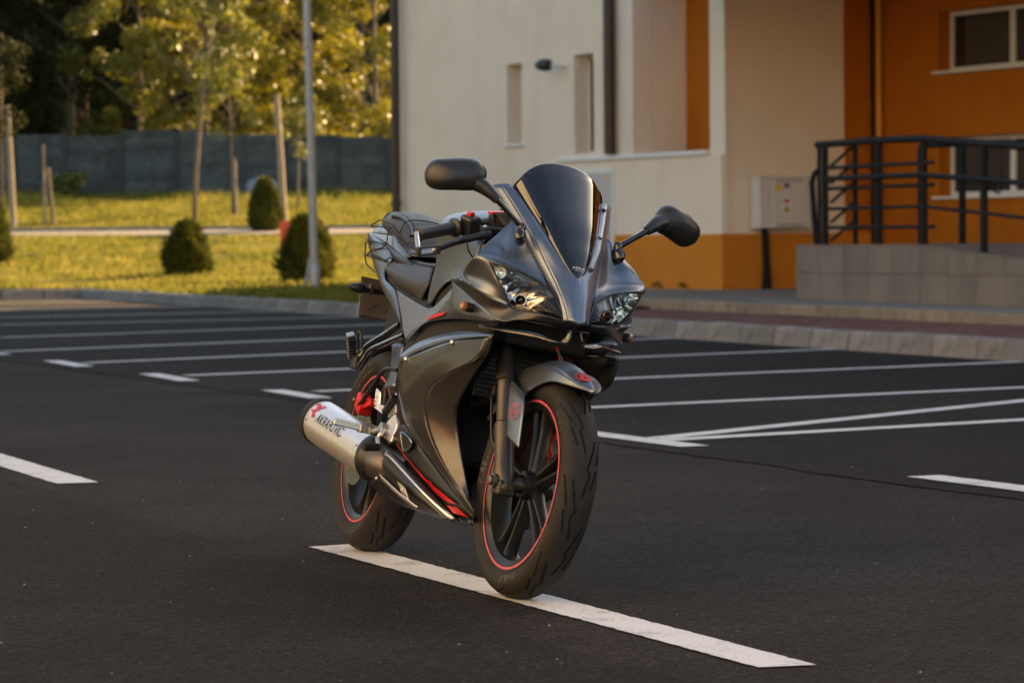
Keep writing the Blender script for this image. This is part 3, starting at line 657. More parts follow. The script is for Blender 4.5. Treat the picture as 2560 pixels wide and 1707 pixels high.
for k, (x, y, sc) in enumerate(((-15.5, 17, .8), (-17, 24, .95), (-16.5, 31, .85), (-18.5, 38.5, 1.0), (-18, 46, .9))):
    tree('leafy_tree', (t_gold, t_gold2)[k % 2], (x, y, 0), k * 1.3, sc, ['first', 'second', 'third', 'fourth', 'fifth'][k] + ' tree of the sunlit row left of the lot, out of view', 'trees left of the lot')
def far_wood():
    C = []; R = []
    for k in range(60): C.append((-60 + k * 1.8 + rng.normal(0, .8), 150 + rng.normal(0, 3), 4.5 + rng.random() * 15)); R.append(2.6)
    V, F = leaf_cloud(C, R, 26000, .55, hollow=.1); me = raw_mesh('far_wood', V, F, 'leaf_dark'); o = bpy.data.objects.new('far_wood', me); COL.objects.link(o); return o
hv = []; nx, ny = 40, 8
for j in range(ny):
    for i in range(nx):
        x = -140 + i * 7; hv.append((x + rng.normal(0, 1), 158 + j * 9 + rng.normal(0, 1), 3 + 30 * (1 - math.exp(-j * .55)) + 2.5 * math.sin(x * .11) + rng.normal(0, 1.0)))
tag(mesh_obj('hills', hv, orient(hv, grid_faces(ny, nx), (0, -1, 1)), 'leaf_dark', smooth=180), 'dark wooded rise behind the trees', kind='structure')
tag(far_wood(), 'dark wood closing the view behind the trees', kind='stuff')
# young trees on the bank, in front of the fence
y1 = make_tree(5.6, .95, 2.9, 1500, .15, 'leaf_olive', .05, 20, lean=(.55, 0), clump=.42)
tree('young_tree', y1, (-8.85, 86, 1.38), 0, 1.35, 'thin young tree with a leaning reddish trunk', 'young trees on the bank')
y2 = make_tree(5.4, .9, 2.5, 1700, .14, 'leaf_olive', .06, 20, lean=(-.2, 0), clump=.42)
tree('young_tree', y2, (-8.55, 95, 1.8), 1.0, 1.0, 'young tree tied to a short stake', 'young trees on the bank')
y3 = make_tree(5.4, 1.0, 2.6, 1900, .14, 'leaf_dark', .06, 22, lean=(-.1, 0), clump=.45)
tree('young_tree', y3, (-14.6, 88.5, 1.5), 2.0, 1.0, 'dark-leaved young tree at the left edge of the grass', 'young trees on the bank')
tree('young_tree', y2, (-6.7, 97, 1.9), 2.4, .72, 'small young tree near the thick wooden pole', 'young trees on the bank')

def thuja(label, loc, h, w, seed, bite=False):
    n = 5200; t = rng.random(n) ** .85; a = rng.random(n) * 2 * math.pi
    prof = np.sin(np.pi * np.clip(.16 + .84 * t, 0, 1)) ** .6 * (1.06 - .42 * t)
    lump = 1 + .19 * np.sin(a * 3 + seed) * np.sin(t * 7 + seed) + .08 * np.sin(a * 7 + t * 13 + seed)
    if bite: lump = lump * (1 - .45 * np.exp(-((a - 5.6) / .5) ** 2 - ((t - .72) / .2) ** 2))
    r = w * .5 * prof * lump * (.72 + .33 * rng.random(n) ** .5)
    P = np.stack([r * np.cos(a), r * np.sin(a), h * (.03 + .97 * t)], 1)
    out = np.stack([np.cos(a), np.sin(a), np.full(n, .9)], 1) + rng.normal(0, .35, (n, 3)); out /= np.linalg.norm(out, axis=1)[:, None]
    tg = np.stack([-np.sin(a), np.cos(a), np.zeros(n)], 1) + rng.normal(0, .3, (n, 3)); tg /= np.linalg.norm(tg, axis=1)[:, None]
    s = (.05 + .085 * rng.random(n) ** 1.6)[:, None]
    q = np.stack([P - tg * s * .35, P + tg * s * .35, P + tg * s * .12 + out * s * 1.6, P - tg * s * .12 + out * s * 1.5], 1).reshape(-1, 3)
    e = empty('thuja_shrub', loc); me = raw_mesh('foliage', q, np.arange(4 * n).reshape(n, 4), 'thuja_green')
    o = bpy.data.objects.new('foliage', me); COL.objects.link(o); o.parent = e
    mb = MB(); mb.tube([(0, 0, -.1), (0, 0, h * .45), (0, 0, h * .85)], [.05, .035, .012], 8); mb.build('stem', 'bark', e, smooth=40)
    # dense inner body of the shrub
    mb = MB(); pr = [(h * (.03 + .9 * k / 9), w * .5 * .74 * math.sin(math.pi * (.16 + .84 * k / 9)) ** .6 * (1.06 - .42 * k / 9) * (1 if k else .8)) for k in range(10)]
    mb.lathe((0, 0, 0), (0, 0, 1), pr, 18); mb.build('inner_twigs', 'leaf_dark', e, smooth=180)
    tag(e, label, 'shrub', 'clipped conical shrubs on the grass')
thuja('conical shrub with a notched right side on the near grass', (-6.52, 62, .15), 1.20, .92, 1, True)
thuja('broad conical shrub behind the lamp post', (-3.72, 56, .13), 1.25, .92, 2.2)
thuja('slender conical shrub on the far side of the grass', (-6.62, 83.0, 1.22), 1.42, .80, 3.1)
thuja('conical shrub cut by the left edge of the picture', (-11.55, 68, .48), 1.55, 1.0, 4.4)
# grass blades over the verge and the bank
def grass():
    n = 90000; y = 38 + 72 * rng.random(n) ** 1.0; x = -y * (.172 - .135 * rng.random(n)) + rng.normal(0, .1, n)
    P = np.stack([x, y], 1); sp = (P - K0) @ np.stack([KU, KN], 1); s, p = sp[:, 0], sp[:, 1]
    ok = (((p > .25) & (s > 13)) | (s > S_CORNER + .3)) & ~((np.abs(y - 82.7) < 1.7)); x, y, p = x[ok], y[ok], p[ok]; n = len(x)
    z = np.interp(y, [0, 58, 66, 75, 84, 90, 110, 130, 220], [.15, .16, .42, .85, 1.28, 1.55, 2.62, 3.3, 6.0])
    patch = .5 + .5 * np.sin(x * .9 + 1.3 * np.sin(y * .31)) * np.sin(y * .37 + x * .2)
    h = (.05 + .10 * rng.random(n) ** 2) * (.6 + .9 * patch) * (1 + np.clip((y - 85) / 20, 0, 1) * 1.6)
    a = rng.random(n) * math.pi; w = .022 + .02 * rng.random(n)
    lx, ly = rng.normal(0, .5, n) * h, rng.normal(0, .5, n) * h
    v = np.stack([np.stack([x - w * np.cos(a), y - w * np.sin(a), z - .01], 1), np.stack([x + w * np.cos(a), y + w * np.sin(a), z - .01], 1), np.stack([x + lx, y + ly, z + h], 1)], 1).reshape(-1, 3)
    me = raw_mesh('grass', v, np.arange(3 * n).reshape(n, 3), 'grass_blade'); o = bpy.data.objects.new('grass', me); COL.objects.link(o)
    tag(o, 'yellow green grass on the verge and the bank', kind='stuff')
grass()
def weeds(label, loc, h, n=120):
    C = [(rng.normal(0, h * .35), rng.normal(0, h * .2), h * (.3 + .6 * rng.random())) for _ in range(6)]
    V, F = leaf_cloud(C, [h * .33] * 6, n, h * .3); me = raw_mesh('leaves', V, F, 'leaf_olive'); e = empty('weed', loc)
    o = bpy.data.objects.new('leaves', me); COL.objects.link(o); o.parent = e; tag(e, label, 'weed', 'weeds at the foot of walls')
weeds('left weed tuft at the foot of the orange plinth', (*(BC + FU * 1.55 - FV * .14), .26), .10)
weeds('right weed tuft at the foot of the orange plinth', (*(BC + FU * .9 - FV * .14), .26), .09)
weeds('tall bushy weed at the foot of the fence', (-15.8, 108.5, 2.45), 1.0, 260)
# grit lying on the asphalt
def grit():
    n = 160; y = 5.6 + 12 * rng.random(n) ** 1.4; x = (rng.random(n) - .5) * .36 * y; V = []; F = []
    for i in range(n):
        r = .0018 + .0030 * rng.random() ** 3; b = len(V)
        for d in ((1, 0, 0), (0, 1, 0), (-1, 0, 0), (0, -1, 0), (0, 0, .8)): V.append((x[i] + d[0] * r * (.7 + .6 * rng.random()), y[i] + d[1] * r * (.7 + .6 * rng.random()), .0095 + d[2] * r))
        F += [(b, b + 1, b + 4), (b + 1, b + 2, b + 4), (b + 2, b + 3, b + 4), (b + 3, b, b + 4)]
    tag(mesh_obj('grit', V, F, 'kerb_concrete'), 'scattered grit on the asphalt', kind='stuff')
grit()
# control points of the motorcycle, metres: x forward from the rear contact patch, y to its left, z up
PTS = {
 'cheek_r': [[1.285, -0.243, 0.868], [1.2614, -0.249, 0.8513], [1.1938, -0.24, 0.8162], [1.2836, -0.222, 0.7793], [1.3544, -0.172, 0.7479]],
 'chin_t': [[1.189, -0.235, 0.7983], [1.2843, -0.222, 0.778], [1.3501, -0.195, 0.7562], [1.363, -0.146, 0.7459], [1.4117, -0.115, 0.7413], [1.476, -0.085, 0.739], [1.4516, -0.044, 0.7322]],
 'chin_b': [[1.1145, -0.226, 0.7904], [1.1892, -0.216, 0.767], [1.2591, -0.205, 0.7444], [1.356, -0.174, 0.707], [1.3889, -0.14, 0.7153], [1.4198, -0.105, 0.723], [1.4444, -0.044, 0.7313]],
 'toplet': [[1.0596, -0.228, 0.8062], [1.1694, -0.238, 0.8118]],
 'ridge': [[1.0596, -0.228, 0.8062], [1.1145, -0.226, 0.7904], [1.2591, -0.205, 0.7444], [1.3606, -0.174, 0.7062]],
 'side1': [[1.0661, -0.221, 0.779], [1.0989, -0.226, 0.7458], [1.1906, -0.214, 0.7127], [1.3212, -0.182, 0.7008]],
 'side2': [[1.0338, -0.214, 0.7505], [1.0757, -0.218, 0.7121], [1.0797, -0.214, 0.7038], [1.1616, -0.207, 0.7007]],
 'side3': [[0.9233, -0.205, 0.7096], [0.9325, -0.207, 0.7039], [0.9325, -0.206, 0.6986], [0.941, -0.204, 0.6936]],
 'side4': [[0.7966, -0.198, 0.6871], [0.8049, -0.2, 0.6832], [0.8007, -0.2, 0.6801], [0.7938, -0.199, 0.6764]],
 'side5': [[0.6927, -0.192, 0.667], [0.6911, -0.195, 0.6539], [0.6744, -0.195, 0.6403], [0.651, -0.193, 0.621]],
 'lf0': [[1.3401, -0.178, 0.6693], [1.314, -0.176, 0.6158], [1.2355, -0.172, 0.5642], [1.1343, -0.16, 0.5082], [1.0675, -0.148, 0.4605], [1.0521, -0.132, 0.4077], [1.0719, -0.112, 0.3379], [1.1447, -0.092, 0.2258]],
 'lf1': [[1.3332, -0.186, 0.6609], [1.2907, -0.192, 0.6008], [1.1448, -0.205, 0.5589], [0.9871, -0.208, 0.5053], [0.9486, -0.198, 0.4421], [0.9752, -0.175, 0.3725], [1.0436, -0.138, 0.2966], [1.1571, -0.094, 0.2245]],
 'lf2': [[1.0927, -0.214, 0.6351], [1.0086, -0.222, 0.5861], [0.9089, -0.224, 0.5388], [0.847, -0.219, 0.4854], [0.8499, -0.205, 0.428], [0.9045, -0.18, 0.3676], [1.0109, -0.143, 0.2936], [1.1665, -0.095, 0.2212]],
 'lf3': [[0.7184, -0.222, 0.5704], [0.731, -0.223, 0.5362], [0.7499, -0.22, 0.4971], [0.7764, -0.213, 0.4551], [0.815, -0.199, 0.4113], [0.8737, -0.176, 0.3664], [0.9947, -0.141, 0.3007], [1.1863, -0.094, 0.2056]],
 'lf4': [[0.6915, -0.214, 0.5688], [0.7021, -0.214, 0.5326], [0.7163, -0.208, 0.4856], [0.7461, -0.195, 0.4245], [0.8041, -0.178, 0.3741], [0.8951, -0.152, 0.324], [1.0293, -0.122, 0.2591], [1.1838, -0.088, 0.1871]],
 'lft_o': [[0.7184, -0.222, 0.5704], [0.8783, -0.22, 0.604], [1.0905, -0.214, 0.6389], [1.2322, -0.204, 0.6542], [1.34, -0.184, 0.6652]],
 'lft_i': [[0.6486, -0.203, 0.5877], [0.7991, -0.203, 0.6287], [1.0004, -0.196, 0.6604], [1.1755, -0.188, 0.6729], [1.331, -0.174, 0.6717]],
 'gap_t': [[0.6038, -0.175, 0.6228], [0.6679, -0.178, 0.6564], [0.865, -0.182, 0.6904], [1.1384, -0.18, 0.7004], [1.3264, -0.165, 0.7019]],
 'gap_b': [[0.5976, -0.185, 0.583], [0.7463, -0.185, 0.6244], [0.9547, -0.18, 0.657], [1.1313, -0.172, 0.6689], [1.2835, -0.16, 0.6692]],
 'belly_t': [[0.6202, -0.172, 0.3605], [0.7027, -0.176, 0.3971], [0.7806, -0.17, 0.3721], [0.875, -0.145, 0.3219], [1.0098, -0.115, 0.2568], [1.1677, -0.082, 0.1848]],
 'belly_m': [[0.6172, -0.168, 0.3488], [0.6576, -0.166, 0.3453], [0.7382, -0.158, 0.313], [0.8687, -0.135, 0.2573], [1.0015, -0.112, 0.2115], [1.1456, -0.078, 0.1758]],
 'belly_b': [[0.5385, -0.15, 0.3347], [0.6091, -0.15, 0.3308], [0.6851, -0.142, 0.296], [0.8092, -0.115, 0.2322], [0.9456, -0.092, 0.1826], [1.0822, -0.06, 0.1636]],
 'red1': [[0.6677, -0.169, 0.3442], [0.7356, -0.162, 0.3162], [0.8125, -0.152, 0.2886], [0.8909, -0.139, 0.2622], [0.9342, -0.133, 0.2543]],
 'red1b': [[0.6718, -0.167, 0.3379], [0.7392, -0.16, 0.3107], [0.816, -0.15, 0.2832], [0.8888, -0.137, 0.2552], [0.9269, -0.131, 0.2454]],
 'red2': [[0.8973, -0.141, 0.2615], [1.0941, -0.106, 0.2111], [1.0233, -0.109, 0.2117], [0.9359, -0.121, 0.2319], [0.8995, -0.136, 0.2533]],
 'red3': [[1.0128, -0.106, 0.2035], [1.093, -0.1, 0.203], [1.1577, -0.088, 0.1849], [1.0455, -0.093, 0.1858]],
 'car_t': [[0.3404, -0.15, 0.7802], [0.4603, -0.155, 0.7621], [0.629, -0.165, 0.7397], [0.7598, -0.172, 0.7286], [0.8782, -0.183, 0.7554], [0.9669, -0.19, 0.7829]],
 'car_b': [[0.5137, -0.168, 0.6794], [0.6242, -0.186, 0.6359], [0.6899, -0.189, 0.6663], [0.7973, -0.193, 0.6906], [0.9164, -0.2, 0.7159], [1.0122, -0.2, 0.767]],
 'spear_i': [[-0.2586, -0.08, 0.9669], [0.0536, -0.112, 0.9163], [0.1576, -0.126, 0.8767], [0.1359, -0.134, 0.847], [0.1749, -0.14, 0.8137], [0.248, -0.144, 0.7965], [0.3432, -0.15, 0.7688], [0.4934, -0.158, 0.6672]],
 'spear_o': [[-0.2672, -0.085, 0.9637], [-0.2128, -0.095, 0.9289], [-0.0586, -0.118, 0.8711], [0.0459, -0.13, 0.8298], [0.1532, -0.14, 0.7898], [0.2452, -0.147, 0.7574], [0.3351, -0.152, 0.7281], [0.5119, -0.16, 0.6615]],
 'tail_r': [[-0.2677, -0.075, 0.9679], [-0.0932, -0.09, 0.9584], [0.0494, -0.1, 0.951], [0.1758, -0.112, 0.9161], [0.298, -0.121, 0.8812]],
 'tail_l': [[-0.2489, -0.079, 0.9645], [-0.0904, -0.097, 0.9415], [0.0635, -0.113, 0.9172], [0.1829, -0.12, 0.8984], [0.2947, -0.123, 0.8797]],
 'tail_top': [[-0.3012, -0.05, 1.0035], [-0.2681, -0.04, 1.0153], [-0.1187, -0.055, 1.0009], [0.0675, -0.085, 0.9564], [0.3477, -0.108, 0.8869]],
 'seat_t': [[0.1261, -0.105, 0.8875], [0.2586, -0.108, 0.8792], [0.4006, -0.11, 0.8655], [0.5414, -0.112, 0.8579]],
 'seat_b': [[0.1236, -0.128, 0.8388], [0.2985, -0.138, 0.7938], [0.432, -0.14, 0.7742], [0.5601, -0.138, 0.7543]],
 'seat_m': [[0.1218, -0.132, 0.8542], [0.3031, -0.146, 0.8287], [0.4854, -0.147, 0.8065], [0.601, -0.14, 0.8051]],
 'tank_edge': [[0.4848, -0.112, 0.9889], [0.5596, -0.125, 0.9235], [0.6261, -0.135, 0.8844], [0.6431, -0.145, 0.8476], [0.6598, -0.152, 0.8095], [0.6726, -0.16, 0.7437]],
 'tank_arch': [[0.7325, -0.163, 0.7401], [0.7873, -0.168, 0.7835], [0.8393, -0.172, 0.8024], [0.9254, -0.18, 0.8028]],
 'tank_mid': [[0.7003, -0.145, 0.9295], [0.7318, -0.15, 0.9], [0.78, -0.158, 0.8621], [0.8462, -0.168, 0.8364], [0.9172, -0.178, 0.818]],
 'ind': [[1.2389, -0.222, 0.7286]],
 'screwA': [[1.1262, -0.216, 0.6357]],
 'screwB': [[0.7763, -0.224, 0.5772]],
 'sw': [[1.0216, -0.185, 0.9542]],
 'lip_f': [[1.297, -0.205, 0.686], [1.345, -0.17, 0.685], [1.39, -0.13, 0.688], [1.428, -0.095, 0.688], [1.458, -0.06, 0.681], [1.478, -0.02, 0.676]],
 'lip_fb': [[1.298, -0.205, 0.685], [1.347, -0.17, 0.68], [1.393, -0.13, 0.679], [1.432, -0.095, 0.677], [1.461, -0.06, 0.673], [1.479, -0.02, 0.673]],
 'tube1': [[0.4093, -0.14, 0.682], [0.2954, -0.15, 0.6421], [0.2056, -0.165, 0.6052], [0.1877, -0.178, 0.5704], [0.1728, -0.18, 0.5496]],
 'tube2': [[0.5137, -0.155, 0.6489], [0.3592, -0.165, 0.6156], [0.2634, -0.172, 0.5918], [0.2348, -0.18, 0.5597], [0.2135, -0.182, 0.5387]],
 'cable': [[1.1686, -0.09, 0.5384], [1.2024, -0.1, 0.4995], [1.2465, -0.105, 0.4318], [1.2715, -0.105, 0.3951], [1.291, -0.1, 0.3764]],
 'redhose': [[1.2406, 0.02, 0.6849], [1.2744, 0.03, 0.6626], [1.2913, 0.04, 0.6303]],
 'screwF': [[1.3094, -0.093, 0.4338]],
 'sh_t': [[0.4964, -0.165, 0.3322], [0.6695, -0.158, 0.3029], [0.8526, -0.13, 0.2454], [1.0437, -0.075, 0.1682]],
 'sh_u1': [[0.6222, -0.184, 0.3112], [0.6679, -0.182, 0.3152], [0.9006, -0.152, 0.2453], [1.0543, -0.092, 0.1734]],
 'sh_u2': [[0.6418, -0.194, 0.2952], [0.6906, -0.192, 0.3007], [0.9122, -0.164, 0.2334], [1.0446, -0.102, 0.1671]],
 'sh_l1': [[0.6039, -0.197, 0.2554], [0.7042, -0.19, 0.233], [0.8116, -0.172, 0.2035], [0.8906, -0.148, 0.1812]],
 'sh_l2': [[0.4917, -0.19, 0.2717], [0.6359, -0.186, 0.2349], [0.76, -0.17, 0.2019], [0.866, -0.147, 0.1738]],
 'sh_m': [[0.6307, -0.198, 0.2734], [0.7147, -0.194, 0.2594], [0.8917, -0.17, 0.2119], [1.0333, -0.112, 0.1634]],
 'sh_b': [[0.4504, -0.165, 0.2106], [0.6223, -0.155, 0.1837], [0.8169, -0.125, 0.1686], [1.0724, -0.06, 0.1573]],
 'fck': [[0.8302, -0.19, 0.2408], [0.8796, -0.182, 0.2297], [0.9126, -0.174, 0.197], [0.8621, -0.181, 0.2099]],
 'pedal': [[0.5365, -0.19, 0.3759], [0.5865, -0.195, 0.3654], [0.588, -0.205, 0.3474], [0.6202, -0.21, 0.3321], [0.6343, -0.215, 0.3239]],
 'padA': [[0.6391, -0.212, 0.3227], [0.653, -0.262, 0.3164]],
 'pegA': [[0.5465, -0.2, 0.3665], [0.5878, -0.235, 0.3703], [0.582, -0.25, 0.3682]],
 'pegB': [[0.5845, -0.25, 0.3643], [0.5658, -0.335, 0.3686]],
 'heel': [[0.3941, -0.175, 0.4504], [0.3829, -0.172, 0.4882], [0.4118, -0.168, 0.4776], [0.4245, -0.168, 0.4446], [0.4876, -0.16, 0.4365], [0.4592, -0.165, 0.4176], [0.4065, -0.175, 0.43]],
 'brk': [[0.5798, -0.165, 0.4236], [0.5411, -0.17, 0.4002], [0.5298, -0.178, 0.3692], [0.5323, -0.18, 0.3525], [0.6284, -0.178, 0.342], [0.6262, -0.17, 0.3719], [0.6226, -0.165, 0.3971]],
 'brk2': [[0.4842, -0.16, 0.4655], [0.5258, -0.155, 0.4848], [0.5685, -0.158, 0.4284], [0.5204, -0.165, 0.4082]],
 'master': [[0.5062, -0.172, 0.4229], [0.5513, -0.165, 0.4718]],
 'rhose': [[0.3977, -0.12, 0.5505], [0.3096, -0.125, 0.5485], [0.2312, -0.12, 0.5336], [0.1762, -0.115, 0.5022], [0.0853, -0.11, 0.4559], [0.0311, -0.105, 0.4324]],
 'hugger': [[0.2262, -0.1, 0.627], [0.2694, -0.105, 0.5761], [0.3087, -0.115, 0.5204], [0.2638, -0.12, 0.4794]],
 'hugger2': [[0.3505, -0.1, 0.6306], [0.3706, -0.11, 0.5787], [0.3973, -0.12, 0.5441], [0.4234, -0.13, 0.5014]],
 'plate': [[-0.1699, -0.085, 0.8222], [-0.2247, -0.085, 0.7026], [-0.4085, 0.085, 0.7075], [-0.3723, 0.085, 0.8371]],
 'rturn': [[-0.0648, -0.17, 0.7786], [-0.0651, -0.15, 0.7864], [-0.0716, -0.13, 0.7818], [-0.0837, -0.1, 0.7789], [-0.124, -0.04, 0.7791]],
 'ppeg': [[0.1471, -0.19, 0.5709], [0.2006, -0.225, 0.6341]],
 'pegmt': [[0.1466, -0.185, 0.5518]],
 'peguard': [[0.1876, -0.18, 0.57], [0.2156, -0.205, 0.6361], [0.2324, -0.2, 0.6374], [0.2349, -0.19, 0.5976]],
 'header': [[0.898, -0.1, 0.4444], [0.9321, -0.09, 0.4637], [0.9728, -0.075, 0.4881], [1.016, -0.06, 0.5065], [1.0061, -0.04, 0.5075]],
 'vent': [[0.7254, -0.178, 0.3737], [0.7661, -0.178, 0.3719], [0.8084, -0.172, 0.3573], [0.8039, -0.168, 0.3436], [0.7486, -0.166, 0.3265], [0.7378, -0.172, 0.343]],
 'guard': [[1.0389, -0.348, 0.8969], [1.0591, -0.35, 0.8791], [1.093, -0.352, 0.8459], [1.11, -0.348, 0.8441], [1.0897, -0.298, 0.8636]],
 'lever': [[1.0643, -0.145, 0.9383], [1.0584, -0.18, 0.9246], [1.0521, -0.22, 0.9058], [1.0725, -0.262, 0.885], [1.0836, -0.305, 0.859]],
 'resv': [[0.9984, -0.13, 0.9928], [1.0099, -0.085, 1.0109], [1.0357, -0.085, 0.9752], [1.0285, -0.13, 0.9592]],
 'tailnet0': [[-0.2749, -0.075, 0.986], [-0.0402, -0.085, 0.979], [-0.0237, -0.075, 0.9841]],
 'net1': [[-0.0135, -0.092, 0.9775], [0.0231, -0.105, 0.9484], [0.0671, -0.118, 0.9195], [-0.0071, -0.112, 0.9076], [-0.0929, -0.11, 0.9036], [-0.1605, -0.105, 0.8889]],
 'net2': [[-0.219, -0.097, 0.9296], [-0.1082, -0.108, 0.9306], [0.011, -0.116, 0.9233], [0.0737, -0.12, 0.9191]],
 'net3': [[-0.2183, -0.097, 0.9285], [-0.1743, -0.105, 0.8866], [-0.1004, -0.115, 0.856], [0.012, -0.128, 0.8387], [0.0519, -0.132, 0.8305]],
 'net4': [[-0.1537, -0.107, 0.8885], [-0.0588, -0.12, 0.8884], [0.061, -0.13, 0.8779], [0.1407, -0.135, 0.8685], [0.1733, -0.133, 0.8754]],
 'net5': [[-0.1562, -0.107, 0.8862], [-0.0319, -0.122, 0.8792], [0.0782, -0.132, 0.8721], [0.1499, -0.137, 0.8638]],
 'net6': [[-0.0127, -0.09, 0.9779], [0.0726, -0.095, 0.9523], [0.2067, -0.11, 0.9251], [0.2746, -0.105, 0.9259], [0.3244, -0.1, 0.9203], [0.3726, -0.09, 0.9136]],
 'net7': [[0.2138, -0.112, 0.9236], [0.2629, -0.117, 0.9022], [0.331, -0.12, 0.8846]],
 'net8': [[-0.274, -0.05, 1.0089], [-0.2816, -0.07, 0.9893], [-0.2202, -0.08, 0.979]],
 'net9': [[-0.3015, -0.045, 1.009], [-0.2245, -0.04, 1.0115], [-0.1574, -0.05, 1.0022]],
 'net10': [[-0.1276, -0.02, 1.0229], [-0.0559, 0.0, 1.0109], [0.0216, 0.03, 1.0006]],
 'decal': [[0.8324, -0.2005, 0.69], [0.9179, -0.207, 0.7091], [1.0589, -0.219, 0.717], [1.0163, -0.216, 0.7058], [0.9078, -0.207, 0.696]],
 'flap_l': [[1.2655, -0.088, 0.5634], [1.2751, -0.094, 0.5434], [1.2905, -0.098, 0.5128], [1.3069, -0.1, 0.4751], [1.3173, -0.101, 0.4373], [1.3237, -0.101, 0.4194]],
 'flap_r': [[1.3474, -0.072, 0.5308], [1.3549, -0.08, 0.5239], [1.3753, -0.086, 0.5049], [1.3946, -0.091, 0.4671], [1.4094, -0.094, 0.4183], [1.419, -0.096, 0.3865]],
 'emb': [[1.3447, -0.1, 0.4793]],
}
# ================================================================== motorcycle
mat('matte_grey', (.165, .192, .235), .35, metal=.85, noise=(900, (.185, .215, .26), .45, .6))
mat('dark_grey', (.085, .084, .084), .24, metal=.65)
mat('chin_grey', (.060, .060, .062), .38, metal=.5)
mat('satin_black', (.016, .016, .017), .38)
mat('gloss_black', (.010, .010, .011), .10, coat=.6)
mat('deep_black', (.006, .006, .006), .7)
mat('rubber', (.017, .016, .015), .7, spec=.3, noise=[(30, (.030, .026, .022), .5, .75)], bump=(400, .15, .001))
mat('groove_shade', (.006, .006, .006), .9)  # darker than the rubber: shade inside the tread grooves is painted in
mat('wheel_black', (.022, .0215, .021), .30, metal=.3)
mat('fork_black', (.075, .064, .055), .38, metal=.75)
mat('seat_vinyl', (.030, .030, .032), .48, bump=(350, .25, .001))
mat('grip_rubber', (.018, .018, .019), .45)
mat('alu', (.62, .61, .59), .32, metal=.9)
mat('alu_brushed', (.84, .81, .77), .36, metal=.8, noise=(60, (.76, .73, .70), .45, .7))
mat('chrome', (.96, .95, .93), .19, metal=1)
mat('steel_dark', (.16, .14, .125), .42, metal=.85)
mat('brake_red', (.62, .012, .012), .35)
mat('tape_red', (.56, .085, .12), .3)
mat('decal_red', (.55, .012, .02), .4)
mat('decal_white', (.75, .75, .73), .45)
mat('decal_green', (.30, .42, .10), .5)
mat('tyre_letter', (.11, .105, .10), .55)
mat('amber', (.30, .11, .035), .2)
mat('screen_tint', (.003, .004, .006), .035, spec=.62, coat=.35)
mat('disc_steel', (.55, .55, .55), .25, metal=1)
mat('cord_black', (.012, .012, .012), .7)
mat('mirror_glass', (.85, .85, .85), .02, metal=1)
mat('bulb_glass', (.9, .9, .85), .1)
glass_mat('lens_clear', (.96, .97, .98), .02, .93, 1.38)
glass_mat('plate_clear', (.5, .45, .4), .08, .8, 1.5)
def carbon_mat():
    m = mat('carbon_rib', (.20, .21, .225), .38, metal=.55); nt = m.node_tree; N = nt.nodes
    tc = N.new('ShaderNodeTexCoord'); w = N.new('ShaderNodeTexWave'); w.bands_direction = 'Z'; w.inputs['Scale'].default_value = 60; w.inputs['Distortion'].default_value = .3
    nt.links.new(tc.outputs['Object'], w.inputs['Vector'])
    bp = N.new('ShaderNodeBump'); bp.inputs['Strength'].default_value = .8; bp.inputs['Distance'].default_value = .002
    nt.links.new(w.outputs['Fac'], bp.inputs['Height']); nt.links.new(bp.outputs[0], N['Principled BSDF'].inputs['Normal'])
carbon_mat()

B_YAW, B_LEAN, B_STEER = rad(-70.5235), rad(11.2106), rad(4.1459)
bike = empty('motorcycle', (-.4535, 9.3065, .0015))
_f = Vector((math.cos(B_YAW), math.sin(B_YAW), 0)); _l0 = Vector((-math.sin(B_YAW), math.cos(B_YAW), 0)); _z = Vector((0, 0, 1))
_l = math.cos(B_LEAN) * _l0 - math.sin(B_LEAN) * _z; _u = math.cos(B_LEAN) * _z + math.sin(B_LEAN) * _l0
BM = Matrix(((_f.x, _l.x, _u.x), (_f.y, _l.y, _u.y), (_f.z, _l.z, _u.z)))
bike.rotation_euler = BM.to_euler()
tag(bike, 'matte grey sport motorcycle with tinted screen and red striped wheels', 'motorcycle')
WB, RF, RR, RAKE = 1.355, .296, .307, rad(25)
_ax = np.array([-math.sin(RAKE), 0, math.cos(RAKE)]); _ao = np.array([WB + .088, 0, 0])
def steer(v):
    v = np.atleast_2d(np.asarray(v, float)) - _ao; c, s = math.cos(B_STEER), math.sin(B_STEER)
    return _ao + v * c + np.cross(_ax, v) * s + np.outer(v @ _ax, _ax) * (1 - c)
def bpt(name, v, f, m, parent=None, st=False, **k):
    if st: v = steer(np.asarray(v, float))
    return mesh_obj(name, v, f, m, parent or bike, **k)
def btube(name, path, r, m, parent=None, st=False, n=10, dense=6, **k):
    P = catmull(path, (len(path) - 1) * dense + 1) if len(path) > 2 else np.asarray(path, float)
    if np.ndim(r): r = np.interp(np.linspace(0, 1, len(P)), np.linspace(0, 1, len(r)), r)
    v, f = tube(P, r, n); return bpt(name, v, f, m, parent, st, smooth=50, **k)
def bbox3(name, c, h, m, parent=None, st=False, R=None, bevel=.003, **k):
    v = []
    for z in (-1, 1):
        for x, y in ((-1, -1), (1, -1), (1, 1), (-1, 1)):
            p = np.array([x * h[0], y * h[1], z * h[2]]); p = R @ p if R is not None else p; v.append(np.asarray(c) + p)
    return bpt(name, v, [(0, 3, 2, 1), (4, 5, 6, 7), (0, 1, 5, 4), (1, 2, 6, 5), (2, 3, 7, 6), (3, 0, 4, 7)], m, parent, st, bevel=bevel, **k)
